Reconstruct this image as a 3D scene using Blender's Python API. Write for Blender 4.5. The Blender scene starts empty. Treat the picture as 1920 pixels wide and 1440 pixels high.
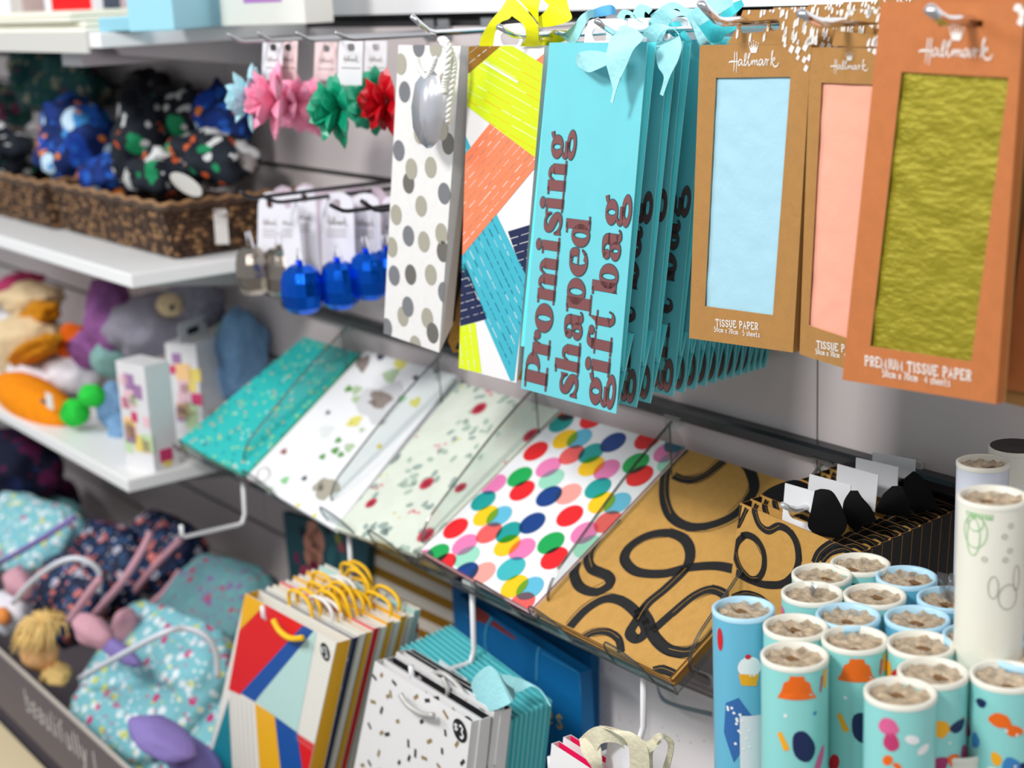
import bpy, math, random
from mathutils import Vector, Matrix, noise
C = bpy.context.scene
COL = C.collection
# ---------------- camera, world, light, exposure ----------------
# origin: on the slatwall, in the groove that carries the sloped tray; x along the wall, -y out into the aisle, z up
FPX, YAW, PITCH, ROLL = 2922.8, 0.9439, 0.2526, -0.0468
CAM = Vector((0, -1.0832, 0.4459))
def _rot(y, p, r):
    d = Vector((-math.sin(y)*math.cos(p), math.cos(y)*math.cos(p), -math.sin(p)))
    rt = d.cross(Vector((0, 0, 1))).normalized(); up = rt.cross(d)
    c, s = math.cos(r), math.sin(r)
    return c*rt+s*up, -s*rt+c*up, d
RT, UP, DR = _rot(YAW, PITCH, ROLL)
cam = bpy.data.cameras.new('camera'); camo = bpy.data.objects.new('camera', cam); COL.objects.link(camo)
M = Matrix((RT, UP, -DR)).transposed().to_4x4(); M.translation = CAM; camo.matrix_world = M
cam.sensor_width = 36; cam.lens = FPX/1920*36; cam.clip_start = 0.02; cam.clip_end = 60
cam.dof.use_dof = True; cam.dof.focus_distance = 1.28; cam.dof.aperture_fstop = 5.0
C.camera = camo
C.view_settings.view_transform = 'Standard'; C.view_settings.look = 'None'
C.view_settings.exposure = -0.27; C.view_settings.gamma = 1.0; C.view_settings.use_curve_mapping = False
w = bpy.data.worlds.new('store'); C.world = w; w.use_nodes = True
w.node_tree.nodes['Background'].inputs[0].default_value = (0.92, 0.96, 1.0, 1); w.node_tree.nodes['Background'].inputs[1].default_value = 0.52
def area(name, loc, tgt, sx, sy, power, col=(1, 1, 1)):
    l = bpy.data.lights.new(name, 'AREA'); l.shape = 'RECTANGLE'; l.size = sx; l.size_y = sy; l.energy = power; l.color = col
    o = bpy.data.objects.new(name, l); COL.objects.link(o); o.location = loc
    o.rotation_euler = (Vector(tgt)-Vector(loc)).to_track_quat('-Z', 'Y').to_euler(); return o
area('ceiling_light', (-0.85, -1.8, 1.5), (-1.2, 0, -0.15), 0.4, 0.35, 40, (1, .985, .96))
area('ceiling_light', (-3.0, -1.9, 1.4), (-2.3, 0, -0.3), 1.2, 0.4, 38, (.97, .99, 1))
area('ceiling_light', (1.2, -1.9, 1.6), (-1.2, 0, 0), 1.6, 0.7, 24, (1, .985, .96))

# ---------------- pixel helpers (a point of the photo onto a real plane of the place) ----------------
def ray(px, py):
    return RT*((px-960)/FPX) - UP*((py-720)/FPX) + DR
def U(px, py, y=None, z=None, x=None):
    r = ray(px, py)
    t = (y-CAM.y)/r.y if y is not None else ((z-CAM.z)/r.z if z is not None else (x-CAM.x)/r.x)
    return CAM + r*t
def Pj(p):
    q = Vector(p)-CAM; d = q.dot(DR)
    return (960+FPX*q.dot(RT)/d, 720-FPX*q.dot(UP)/d)
def clip(sub, cl):
    # Sutherland-Hodgman, cl convex
    ar = sum(cl[i][0]*cl[(i+1) % len(cl)][1]-cl[(i+1) % len(cl)][0]*cl[i][1] for i in range(len(cl)))
    sg = 1 if ar > 0 else -1
    out = list(sub)
    for i in range(len(cl)):
        a, b = cl[i], cl[(i+1) % len(cl)]
        f = lambda p: sg*((b[0]-a[0])*(p[1]-a[1])-(b[1]-a[1])*(p[0]-a[0]))
        inp, out = out, []
        for j in range(len(inp)):
            p, q = inp[j], inp[(j+1) % len(inp)]; fp, fq = f(p), f(q)
            if fp >= 0: out.append(p)
            if (fp >= 0) != (fq >= 0):
                t = fp/(fp-fq); out.append((p[0]+t*(q[0]-p[0]), p[1]+t*(q[1]-p[1])))
        if len(out) < 3: return []
    return out
def smooth(pts, n=6):
    # Catmull-Rom through tuples of any length
    if len(pts) < 3: return [tuple(p) for p in pts]
    P = [pts[0]]+list(pts)+[pts[-1]]; out = []
    for i in range(1, len(P)-2):
        for k in range(n):
            t = k/n
            out.append(tuple(.5*(2*b+(c-a)*t+(2*a-5*b+4*c-d)*t*t+(3*b-a-3*c+d)*t**3) for a, b, c, d in zip(P[i-1], P[i], P[i+1], P[i+2])))
    out.append(tuple(pts[-1])); return out

# ---------------- materials ----------------
def lin(c): c = c/255; return c/12.92 if c <= .04045 else ((c+.055)/1.055)**2.4
def L3(c): return (lin(c[0]), lin(c[1]), lin(c[2]), 1)
_m = {}
def mat(name, rgb, rough=.55, metal=0, var=0, vscale=60, bump=0, bscale=80, spec=.4, stretch=None, trans=0, sss=0, speck=None, coat=0):
    if name in _m: return _m[name]
    m = bpy.data.materials.new(name); m.use_nodes = True; nt = m.node_tree; b = nt.nodes['Principled BSDF']
    b.inputs['Base Color'].default_value = L3(rgb); b.inputs['Roughness'].default_value = rough; b.inputs['Metallic'].default_value = metal
    b.inputs['Specular IOR Level'].default_value = spec; b.inputs['Coat Weight'].default_value = coat
    tc = nt.nodes.new('ShaderNodeTexCoord'); vec = tc.outputs['Object']
    if stretch:
        mp = nt.nodes.new('ShaderNodeMapping'); mp.inputs['Scale'].default_value = stretch; nt.links.new(vec, mp.inputs[0]); vec = mp.outputs[0]
    if var:
        n = nt.nodes.new('ShaderNodeTexNoise'); n.inputs['Scale'].default_value = vscale; n.inputs['Detail'].default_value = 4; nt.links.new(vec, n.inputs[0])
        r = nt.nodes.new('ShaderNodeMapRange'); r.inputs[1].default_value = .3; r.inputs[2].default_value = .7; r.inputs[3].default_value = 1-var; r.inputs[4].default_value = 1+var*.6
        nt.links.new(n.outputs['Fac'], r.inputs[0])
        h = nt.nodes.new('ShaderNodeHueSaturation'); h.inputs['Color'].default_value = L3(rgb); nt.links.new(r.outputs[0], h.inputs['Value']); nt.links.new(h.outputs[0], b.inputs['Base Color'])
        if speck:
            n2 = nt.nodes.new('ShaderNodeTexNoise'); n2.inputs['Scale'].default_value = 900; nt.links.new(vec, n2.inputs[0])
            mr = nt.nodes.new('ShaderNodeMapRange'); mr.inputs[1].default_value = .5; mr.inputs[2].default_value = .75; mr.inputs[4].default_value = .6; nt.links.new(n2.outputs['Fac'], mr.inputs[0])
            mx = nt.nodes.new('ShaderNodeMixRGB'); mx.inputs[2].default_value = L3(speck); nt.links.new(mr.outputs[0], mx.inputs[0]); nt.links.new(h.outputs[0], mx.inputs[1]); nt.links.new(mx.outputs[0], b.inputs['Base Color'])
    if bump:
        n = nt.nodes.new('ShaderNodeTexNoise'); n.inputs['Scale'].default_value = bscale; n.inputs['Detail'].default_value = 5; nt.links.new(vec, n.inputs[0])
        bp = nt.nodes.new('ShaderNodeBump'); bp.inputs['Strength'].default_value = bump; bp.inputs['Distance'].default_value = .004
        nt.links.new(n.outputs['Fac'], bp.inputs['Height']); nt.links.new(bp.outputs[0], b.inputs['Normal'])
    if sss: b.inputs['Subsurface Weight'].default_value = sss; b.inputs['Subsurface Radius'].default_value = (.004, .004, .004)
    _m[name] = m; return m
def clear(name, tint=(235, 240, 240), rough=.05, fac=.06):
    if name in _m: return _m[name]
    m = bpy.data.materials.new(name); m.use_nodes = True; nt = m.node_tree; nt.nodes.clear()
    o = nt.nodes.new('ShaderNodeOutputMaterial'); t = nt.nodes.new('ShaderNodeBsdfTransparent'); t.inputs[0].default_value = L3(tint)
    g = nt.nodes.new('ShaderNodeBsdfGlossy'); g.inputs['Roughness'].default_value = rough
    fr = nt.nodes.new('ShaderNodeLayerWeight'); fr.inputs[0].default_value = .5
    pw = nt.nodes.new('ShaderNodeMath'); pw.operation = 'POWER'; pw.inputs[1].default_value = 5; nt.links.new(fr.outputs['Facing'], pw.inputs[0])
    ad = nt.nodes.new('ShaderNodeMath'); ad.operation = 'MULTIPLY_ADD'; ad.inputs[1].default_value = .6; ad.inputs[2].default_value = fac; nt.links.new(pw.outputs[0], ad.inputs[0]); ad.use_clamp = True
    mx = nt.nodes.new('ShaderNodeMixShader'); nt.links.new(ad.outputs[0], mx.inputs[0]); nt.links.new(t.outputs[0], mx.inputs[1]); nt.links.new(g.outputs[0], mx.inputs[2]); nt.links.new(mx.outputs[0], o.inputs[0])
    _m[name] = m; return m
def fabric(name, base, cols, scale=60, thr=.42, rough=.8, distort=.25, scale2=None):
    # cloth printed with many small coloured motifs
    if name in _m: return _m[name]
    m = bpy.data.materials.new(name); m.use_nodes = True; nt = m.node_tree; b = nt.nodes['Principled BSDF']; b.inputs['Roughness'].default_value = rough; b.inputs['Specular IOR Level'].default_value = .2
    tc = nt.nodes.new('ShaderNodeTexCoord'); col = None
    for k, sc in enumerate((scale, scale2 or scale*1.9)):
        v = nt.nodes.new('ShaderNodeTexVoronoi'); v.inputs['Scale'].default_value = sc; v.inputs['Randomness'].default_value = .9
        nz = nt.nodes.new('ShaderNodeTexNoise'); nz.inputs['Scale'].default_value = sc*.9; nt.links.new(tc.outputs['Object'], nz.inputs[0])
        ma = nt.nodes.new('ShaderNodeVectorMath'); ma.operation = 'MULTIPLY_ADD'; ma.inputs[1].default_value = (distort*2/sc,)*3; nt.links.new(nz.outputs['Color'], ma.inputs[0]); nt.links.new(tc.outputs['Object'], ma.inputs[2])
        nt.links.new(ma.outputs[0], v.inputs['Vector'])
        sp = nt.nodes.new('ShaderNodeSeparateColor'); nt.links.new(v.outputs['Color'], sp.inputs[0])
        cr = nt.nodes.new('ShaderNodeValToRGB'); cr.color_ramp.interpolation = 'CONSTANT'; el = cr.color_ramp.elements
        for i, cc in enumerate(cols):
            e = el[i] if i < 2 else el.new(.5)
            e.position = i/len(cols); e.color = L3(cc)
        nt.links.new(sp.outputs[k], cr.inputs[0])
        lt = nt.nodes.new('ShaderNodeMath'); lt.operation = 'LESS_THAN'; lt.inputs[1].default_value = thr*(1 if k == 0 else .7); nt.links.new(v.outputs['Distance'], lt.inputs[0])
        mx = nt.nodes.new('ShaderNodeMixRGB'); nt.links.new(lt.outputs[0], mx.inputs[0]); nt.links.new(cr.outputs[0], mx.inputs[2])
        if col is None: mx.inputs[1].default_value = L3(base)
        else: nt.links.new(col, mx.inputs[1])
        col = mx.outputs[0]
    nt.links.new(col, b.inputs['Base Color']); _m[name] = m; return m

# ---------------- mesh builder and tagging ----------------
class MB:
    def __init__(s): s.v = []; s.f = []; s.mi = []; s.m = []
    def idx(s, m):
        if m not in s.m: s.m.append(m)
        return s.m.index(m)
    def add(s, vs, fs, m):
        b = len(s.v); s.v += [Vector(v) for v in vs]; i = s.idx(m)
        for f in fs: s.f.append([b+k for k in f]); s.mi.append(i)
    def poly(s, vs, m): s.add(vs, [list(range(len(vs)))], m)
    def box(s, lo, hi, m, R=None, c=None):
        vs = [Vector((x, y, z)) for x in (lo[0], hi[0]) for y in (lo[1], hi[1]) for z in (lo[2], hi[2])]
        if R is not None: vs = [R @ v + Vector(c) for v in vs]
        s.add(vs, [(0, 1, 3, 2), (4, 6, 7, 5), (0, 4, 5, 1), (2, 3, 7, 6), (0, 2, 6, 4), (1, 5, 7, 3)], m)
    def slab(s, pts, off, m, mside=None):
        n = len(pts); vs = [Vector(p) for p in pts]+[Vector(p)+Vector(off) for p in pts]
        s.add(vs, [list(range(n)), list(range(2*n-1, n-1, -1))], m)
        s.add(vs, [(i, (i+1) % n, n+(i+1) % n, n+i) for i in range(n)], mside or m)
    def tube(s, pts, r, m, seg=8, cap=True):
        pts = [Vector(p) for p in pts]; n = len(pts); rr = r if isinstance(r, (list, tuple)) else [r]*n
        vs = []; prev = None
        for i, p in enumerate(pts):
            t = (pts[min(i+1, n-1)]-pts[max(i-1, 0)]).normalized()
            a = prev if prev is not None else (Vector((0, 0, 1)) if abs(t.z) < .9 else Vector((1, 0, 0)))
            a = (a-t*a.dot(t)).normalized(); prev = a; b = t.cross(a)
            vs += [p+(a*math.cos(2*math.pi*k/seg)+b*math.sin(2*math.pi*k/seg))*rr[i] for k in range(seg)]
        fs = [(i*seg+k, i*seg+(k+1) % seg, (i+1)*seg+(k+1) % seg, (i+1)*seg+k) for i in range(n-1) for k in range(seg)]
        if cap: fs += [list(range(seg))[::-1], [(n-1)*seg+k for k in range(seg)]]
        s.add(vs, fs, m)
    def strip(s, A, B, m):
        n = min(len(A), len(B)); s.add(list(A[:n])+list(B[:n]), [(i, i+1, n+i+1, n+i) for i in range(n-1)], m)
    def lathe(s, prof, m, c=(0, 0, 0), seg=32, mats=None):
        c = Vector(c); vs = [c+Vector((r*math.cos(2*math.pi*k/seg), r*math.sin(2*math.pi*k/seg), z)) for r, z in prof for k in range(seg)]
        for i in range(len(prof)-1):
            fs = [(i*seg+k, i*seg+(k+1) % seg, (i+1)*seg+(k+1) % seg, (i+1)*seg+k) for k in range(seg)]
            used = vs if i == 0 else None
            if i == 0: b = len(s.v); s.v += vs
            mi = s.idx(mats[i] if mats else m)
            for f in fs: s.f.append([b+k for k in f]); s.mi.append(mi)
    def build(s, name, parent=None, smooth_=False, solid=0, sub=0, loc=None, rim=None):
        me = bpy.data.meshes.new(name); org = parent.get('_o') if parent is not None else None
        base = Vector(parent['_o']) if parent is not None else (Vector(loc) if loc is not None else Vector((0, 0, 0)))
        me.from_pydata([tuple(v-base) for v in s.v], [], s.f)
        for m in s.m: me.materials.append(m)
        me.polygons.foreach_set('material_index', s.mi)
        if smooth_: me.polygons.foreach_set('use_smooth', [True]*len(me.polygons))
        me.update(); o = bpy.data.objects.new(name, me); COL.objects.link(o)
        if parent is not None: o.parent = parent
        elif loc is not None: o.location = loc
        o['_o'] = tuple(base)
        if solid:
            md = o.modifiers.new('t', 'SOLIDIFY'); md.thickness = solid; md.offset = 0
            if rim: me.materials.append(rim); md.material_offset_rim = len(me.materials)-1
            if smooth_: es = o.modifiers.new('e', 'EDGE_SPLIT'); es.split_angle = .7
        if sub: md = o.modifiers.new('s', 'SUBSURF'); md.levels = sub; md.render_levels = sub
        return o
def E(name, loc, label, cat, group=None):
    o = bpy.data.objects.new(name, None); COL.objects.link(o); o.location = loc; o.empty_display_size = .02
    o['_o'] = tuple(loc); return T(o, label, cat, group)
def T(o, label, cat, group=None):
    o['label'] = label; o['category'] = cat
    if group: o['group'] = group
    return o
def ST(o): o['kind'] = 'structure'; return o
def dup(o, off, label=None, parent=None, keep=None):
    c = o.copy(); COL.objects.link(c)
    if parent is not None: c.parent = parent; 
    else: c.location = Vector(o.location)+Vector(off)
    if label: c['label'] = label
    for ch in list(o.children):
        if keep is None or ch.name.split('.')[0] in keep: dup(ch, (0, 0, 0), None, c)
    return c

class Face:
    """a flat panel in the place: bottom edge at y=-db, top edge at y=-dt, corners read off the photo"""
    def __init__(s, tl, tr, br, bl, dt, db):
        s.px = [tl, tr, br, bl]
        a, b, c = U(*bl, y=-db), U(*br, y=-db), U(*tl, y=-dt)
        s.setup(a, b, c)
    @classmethod
    def plane(cls, pts3, px):
        s = cls.__new__(cls); s.px = px; s.setup(*pts3); return s
    def setup(s, a, b, c):
        s.o = a; s.e1 = (b-a).normalized(); s.n = s.e1.cross(c-a).normalized()
        if s.n.dot(CAM-a) < 0: s.n = -s.n
        s.e2 = s.n.cross(s.e1).normalized()
        if s.e2.dot(c-a) < 0: s.e2 = -s.e2
    def at(s, px, py, off=0):
        r = ray(px, py); o = s.o+s.n*off; return CAM+r*((o-CAM).dot(s.n)/r.dot(s.n))
    def uv(s, px, py): p = s.at(px, py)-s.o; return (p.dot(s.e1), p.dot(s.e2))
    def pt(s, u, v, off=0): return s.o+s.e1*u+s.e2*v+s.n*off
    def pr(s, mb, pts, m, layer=1, clipto=None):
        """print a polygon given in photo pixels onto the panel"""
        q = clip(pts, clipto or s.px)
        if len(q) >= 3: mb.poly([s.at(x, y, layer*.00025) for x, y in q], m)
    def pruv(s, mb, uvs, m, layer=1, cl=True):
        if cl: s.pr(mb, [Pj(s.pt(u, v)) for u, v in uvs], m, layer)
        else: mb.poly([s.pt(u, v, layer*.00025) for u, v in uvs], m)
    def circ(s, cx, cy, r, n=28, sq=1):
        u, v = s.uv(cx, cy); return [Pj(s.pt(u+r*math.cos(2*math.pi*k/n), v+r*sq*math.sin(2*math.pi*k/n))) for k in range(n)]
    def rib(s, mb, pts, wd, m, layer=1, sm=5, px=True, cl=True, taper=0):
        """stroke of width wd (metres) along photo pixels; each point may carry its own width factor"""
        q = [(*(s.uv(p[0], p[1]) if px else (p[0], p[1])), (p[2] if len(p) > 2 else 1)) for p in pts]
        q = smooth(q, sm) if sm else q; n = len(q); A, B = [], []
        for i, (u, v, k) in enumerate(q):
            du, dv = q[min(i+1, n-1)][0]-q[max(i-1, 0)][0], q[min(i+1, n-1)][1]-q[max(i-1, 0)][1]; l = math.hypot(du, dv) or 1
            h = wd*k/2
            if taper: h *= min(1, .35+min(i, n-1-i)/(n*taper))
            A.append((u-dv/l*h, v+du/l*h)); B.append((u+dv/l*h, v-du/l*h))
        for i in range(n-1): s.pruv(mb, [A[i], A[i+1], B[i+1], B[i]], m, layer, cl)
    def slab(s, mb, m, t=.001, mside=None, pts=None):
        mb.slab([s.at(x, y) for x, y in (pts or s.px)], s.n*-t, m, mside)

# ---------------- lettering ----------------
def arc(cx, cy, rx, ry, a0, a1, n=14): return [(cx+rx*math.cos(math.radians(a0+(a1-a0)*k/n)), cy+ry*math.sin(math.radians(a0+(a1-a0)*k/n))) for k in range(n+1)]
def ringp(cx, cy, rx, ry, ix, iy, a0=0, a1=360, n=28, dx=0):
    A = arc(cx, cy, rx, ry, a0, a1, n); B = arc(cx+dx, cy, ix, iy, a0, a1, n)
    return [[A[i], A[i+1], B[i+1], B[i]] for i in range(n)]
def rect(x0, x1, y0, y1): return [[(x0, y0), (x1, y0), (x1, y1), (x0, y1)]]
def strk(pts, n=7):
    q = smooth(pts, n); out = []; A, B = [], []
    for i, (x, y, w_) in enumerate(q):
        a, b = q[max(i-1, 0)], q[min(i+1, len(q)-1)]; dx, dy = b[0]-a[0], b[1]-a[1]; l = math.hypot(dx, dy) or 1
        A.append((x-dy/l*w_/2, y+dx/l*w_/2)); B.append((x+dy/l*w_/2, y-dx/l*w_/2))
    return [[A[i], A[i+1], B[i+1], B[i]] for i in range(len(q)-1)]
def disc(cx, cy, rx, ry, n=20): return [arc(cx, cy, rx, ry, 0, 360, n)[:-1]]
def fat(ch):
    """heavy high-contrast serif letters: polygons, natural width, x-height = 1"""
    if ch == 'P': return rect(.2, .68, 0, 1.3)+rect(0, .9, 0, .09)+rect(0, .8, 1.21, 1.3)+rect(.66, .85, 1.22, 1.3)+rect(.66, .85, .5, .57)+ringp(.82, .9, .58, .4, .16, .32, -90, 90), 1.4
    if ch == 'r': return rect(.15, .6, 0, 1)+rect(0, .8, 0, .09)+rect(0, .3, .91, 1)+strk([(.58, .6, .06), (.7, .9, .07), (.85, .93, .12)])+disc(.97, .8, .19, .17), 1.15
    if ch == 'o': return ringp(.6, .5, .6, .52, .15, .42), 1.2
    if ch == 'n': return rect(.14, .58, 0, 1)+rect(0, .7, 0, .09)+rect(0, .3, .91, 1)+strk([(.57, .68, .05), (.74, .93, .09), (1.0, .9, .2), (1.08, .68, .42)])+rect(.87, 1.29, 0, .72)+rect(.78, 1.42, 0, .09), 1.42
    if ch == 'm': return rect(.14, .56, 0, 1)+rect(0, .66, 0, .09)+rect(0, .3, .91, 1)+strk([(.55, .68, .05), (.7, .93, .09), (.9, .9, .2), (.98, .68, .4)])+rect(.78, 1.18, 0, .72)+rect(.72, 1.28, 0, .09)+strk([(1.17, .68, .05), (1.32, .93, .09), (1.52, .9, .2), (1.6, .68, .4)])+rect(1.4, 1.8, 0, .72)+rect(1.34, 1.92, 0, .09), 1.92
    if ch == 'i': return rect(.15, .58, 0, 1)+rect(0, .74, 0, .09)+rect(0, .3, .91, 1)+disc(.36, 1.22, .25, .15), .74
    if ch == 's': return strk([(.93, .66, .04), (.82, .86, .1), (.55, .96, .1), (.28, .84, .26), (.3, .64, .32), (.55, .5, .38), (.8, .34, .32), (.8, .15, .26), (.5, .04, .1), (.22, .14, .1), (.08, .36, .04)])+[[(.8, .95), (.98, .98), (.98, .64), (.9, .64)], [(.02, .02), (.2, .05), (.12, .38), (.02, .38)]], 1.0
    if ch == 'h': return rect(.14, .58, 0, 1.38)+rect(0, .7, 0, .09)+rect(0, .3, 1.29, 1.38)+strk([(.57, .68, .05), (.74, .93, .09), (1.0, .9, .2), (1.08, .68, .42)])+rect(.87, 1.29, 0, .72)+rect(.78, 1.42, 0, .09), 1.42
    if ch == 'a': return strk([(.2, .8, .3), (.35, .94, .1), (.62, .95, .14), (.85, .82, .38), (.9, .6, .42)])+disc(.24, .74, .19, .17)+rect(.69, 1.11, .16, .72)+strk([(.9, .25, .4), (.98, .08, .2), (1.2, .06, .05), (1.28, .16, .03)])+ringp(.42, .26, .4, .28, .11, .18)+strk([(.72, .56, .06), (.5, .55, .06), (.36, .48, .1)]), 1.3
    if ch == 'p': return rect(.15, .6, -.38, 1)+rect(0, .76, -.42, -.33)+rect(0, .3, .91, 1)+ringp(.82, .5, .52, .52, .16, .4), 1.34
    if ch == 'e': return ringp(.58, .5, .58, .52, .14, .42, 55, 318)+rect(.5, 1.1, .5, .57)+strk([(.68, .96, .1), (.95, .86, .3), (1.0, .56, .3)])+strk([(.9, .12, .12), (1.04, .26, .07), (1.1, .34, .04)]), 1.15
    if ch == 'd': return rect(.84, 1.28, 0, 1.38)+rect(.66, 1.1, 1.29, 1.38)+rect(1.1, 1.44, 0, .09)+ringp(.56, .5, .54, .52, .16, .4), 1.44
    if ch == 'g': return ringp(.52, .66, .46, .34, .13, .24)+strk([(.85, .86, .1), (.98, .94, .14), (1.12, .98, .16)])+strk([(.36, .36, .05), (.2, .28, .1), (.14, .14, .16), (.35, .08, .2), (.75, .06, .24)])+ringp(.62, -.17, .58, .26, .3, .13), 1.2
    if ch == 'f': return rect(.18, .62, 0, 1.15)+rect(0, .78, 0, .09)+rect(0, .95, .91, .99)+strk([(.4, 1.0, .44), (.46, 1.24, .32), (.68, 1.34, .1), (.9, 1.3, .08)])+disc(.98, 1.2, .18, .14), 1.1
    if ch == 't': return rect(.22, .66, .2, 1.0)+rect(0, .98, .91, .99)+[[(.22, .95), (.66, .95), (.66, 1.34), (.6, 1.34), (.42, 1.08)]]+strk([(.44, .3, .44), (.52, .1, .26), (.76, .04, .12), (.95, .12, .05), (1.02, .28, .03)]), 1.05
    if ch == 'b': return rect(.15, .6, .05, 1.38)+rect(0, .3, 1.29, 1.38)+[[(.15, .2), (.3, .1), (.15, 0)]]+ringp(.84, .5, .54, .52, .16, .4), 1.38
_S = {'T': [[(0, 1), (1, 1)], [(.5, 1), (.5, 0)], [(.3, 0), (.7, 0)], [(0, 1), (0, .8)], [(1, 1), (1, .8)]], 'I': [[(.5, 0), (.5, 1)], [(.2, 0), (.8, 0)], [(.2, 1), (.8, 1)]],
 'S': [[(.9, .95), (.9, .75)], [(.88, .82), (.6, 1), (.3, .97), (.12, .75), (.4, .55), (.8, .4), (.88, .2), (.65, .02), (.35, .0), (.1, .2)], [(.1, .3), (.1, .05)]],
 'U': [[(.15, 1), (.15, .3), (.3, .03), (.7, .03), (.85, .3), (.85, 1)], [(0, 1), (.32, 1)], [(.7, 1), (1, 1)]], 'E': [[(.15, 0), (.15, 1)], [(0, 1), (.9, 1), (.9, .8)], [(.15, .52), (.65, .52)], [(0, 0), (.9, 0), (.95, .22)]],
 'P': [[(.2, 0), (.2, 1)], [(0, 0), (.42, 0)], [(0, 1), (.65, 1), (.88, .85), (.88, .65), (.65, .48), (.2, .48)]], 'A': [[(.1, 0), (.5, 1), (.9, 0)], [(.28, .35), (.72, .35)], [(0, 0), (.25, 0)], [(.72, 0), (1, 0)]],
 'R': [[(.2, 0), (.2, 1)], [(0, 0), (.4, 0)], [(0, 1), (.65, 1), (.85, .85), (.85, .68), (.65, .52), (.2, .52)], [(.55, .52), (.8, 0), (1, 0)]], 'M': [[(.12, 0), (.12, 1), (.5, .2), (.88, 1), (.88, 0)], [(0, 0), (.26, 0)], [(.74, 0), (1, 0)]],
 '5': [[(.85, 1), (.25, 1), (.2, .55), (.55, .62), (.85, .45), (.8, .12), (.45, 0), (.1, .12)]], '0': [[(.5, 1), (.15, .75), (.15, .25), (.5, 0), (.85, .25), (.85, .75), (.5, 1)]],
 '7': [[(.1, .85), (.1, 1), (.9, 1), (.4, 0)]], '4': [[(.7, 0), (.7, 1), (.05, .3), (.95, .3)]], '3': [[(.12, .9), (.5, 1), (.85, .8), (.55, .54), (.88, .25), (.5, 0), (.1, .12)]], '$': [[(.85, .75), (.5, .88), (.15, .7), (.5, .5), (.85, .3), (.5, .12), (.15, .25)], [(.5, 1), (.5, 0)]],
 'c': [[(.85, .5), (.6, .66), (.2, .5), (.15, .2), (.5, 0), (.88, .14)]], 'm': [[(.08, 0), (.08, .66)], [(.08, .5), (.3, .66), (.48, .5), (.48, 0)], [(.48, .5), (.7, .66), (.9, .5), (.9, 0)]],
 'x': [[(.1, 0), (.9, .66)], [(.1, .66), (.9, 0)]], '.': [[(.4, .35), (.6, .35)]], 's': [[(.8, .56), (.5, .68), (.2, .52), (.5, .34), (.8, .16), (.5, 0), (.15, .1)]], 'h': [[(.15, 0), (.15, 1)], [(.15, .45), (.5, .66), (.82, .48), (.82, 0)], [(0, 1), (.15, 1)]],
 'e': [[(.12, .34), (.85, .34), (.75, .6), (.45, .67), (.15, .48), (.15, .18), (.5, 0), (.85, .12)]], 't': [[(.4, 1), (.4, .12), (.6, 0), (.85, .08)], [(.12, .66), (.8, .66)]], 'b': [[(.15, 1), (.15, 0)], [(.15, .45), (.5, .67), (.85, .4), (.7, .05), (.35, 0), (.15, .18)]],
 'a': [[(.15, .5), (.45, .67), (.8, .5), (.8, .0)], [(.8, .36), (.3, .36), (.12, .18), (.35, 0), (.8, .15)]], 'u': [[(.15, .66), (.15, .15), (.45, 0), (.82, .2)], [(.82, .66), (.82, 0)]], 'i': [[(.5, .66), (.5, 0)], [(.5, .85), (.5, .95)]],
 'f': [[(.8, .92), (.55, 1), (.4, .8), (.4, 0)], [(.12, .64), (.7, .64)]], 'l': [[(.5, 1), (.5, 0)]], 'y': [[(.1, .66), (.48, .05)], [(.9, .66), (.45, -.2), (.2, -.3)]]}
def write(f, mb, txt, a, b, h, wd, m, layer=2, narrow='il.1I'):
    """small lettering along the photo line a..b, letter height h metres"""
    u0, v0 = f.uv(*a); u1, v1 = f.uv(*b); adv = [(.55 if c in narrow else (1.35 if c in 'mM' else (.6 if c == ' ' else 1))) for c in txt]
    tot = sum(adv); L = math.hypot(u1-u0, v1-v0); dx, dy = (u1-u0)/L, (v1-v0)/L; k = L/tot; x = 0
    for c, ad in zip(txt, adv):
        for st in _S.get(c, []):
            pts = [(u0+dx*(x+p[0]*ad*.8)*k-dy*p[1]*h, v0+dy*(x+p[0]*ad*.8)*k+dx*p[1]*h) for p in st]
            f.rib(mb, pts, wd, m, layer, sm=0, px=False, cl=False)
        x += ad
_HM = [[(0, .05, 1), (.06, .062, 1.6), (.19, .06, .8)], [(.125, .2, .9), (.115, .06, 1), (.1, -.08, .5)], [(.17, .2, .9), (.165, .06, 1), (.15, -.1, .5)],
 [(.27, .07, .8), (.23, .09, 1), (.195, .04, 1), (.21, .0, 1), (.26, .05, 1), (.275, .08, 1), (.27, .02, 1), (.3, .01, .8), (.35, .1, 1), (.36, .17, .8), (.335, .16, .9), (.32, .05, 1.1), (.34, .0, 1), (.38, .06, .8), (.43, .15, .9), (.425, .18, .7), (.4, .14, 1), (.395, .04, 1.1), (.42, .0, .9), (.46, .05, .8), (.475, .08, 1), (.475, .01, 1)],
 [(.48, .04, .8), (.52, .08, 1), (.525, .01, 1)], [(.525, .04, .8), (.57, .08, 1), (.575, .01, 1), (.61, .03, .8)], [(.68, .07, .8), (.65, .09, 1), (.61, .05, 1), (.63, .0, 1), (.67, .05, 1), (.69, .08, 1), (.685, .01, 1), (.72, .02, .8), (.745, .09, 1), (.77, .07, 1), (.765, .0, .9)],
 [(.78, .07, 1), (.81, .085, .9)], [(.85, .02, 1), (.87, .14, 1), (.89, .21, .7), (.865, .17, .8), (.845, .0, 1)], [(.85, .06, .8), (.91, .11, .9), (.92, .08, .9), (.87, .05, .9), (.91, -.01, 1.2), (.96, -.01, 1.2), (1.0, .04, .5)]]
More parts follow.
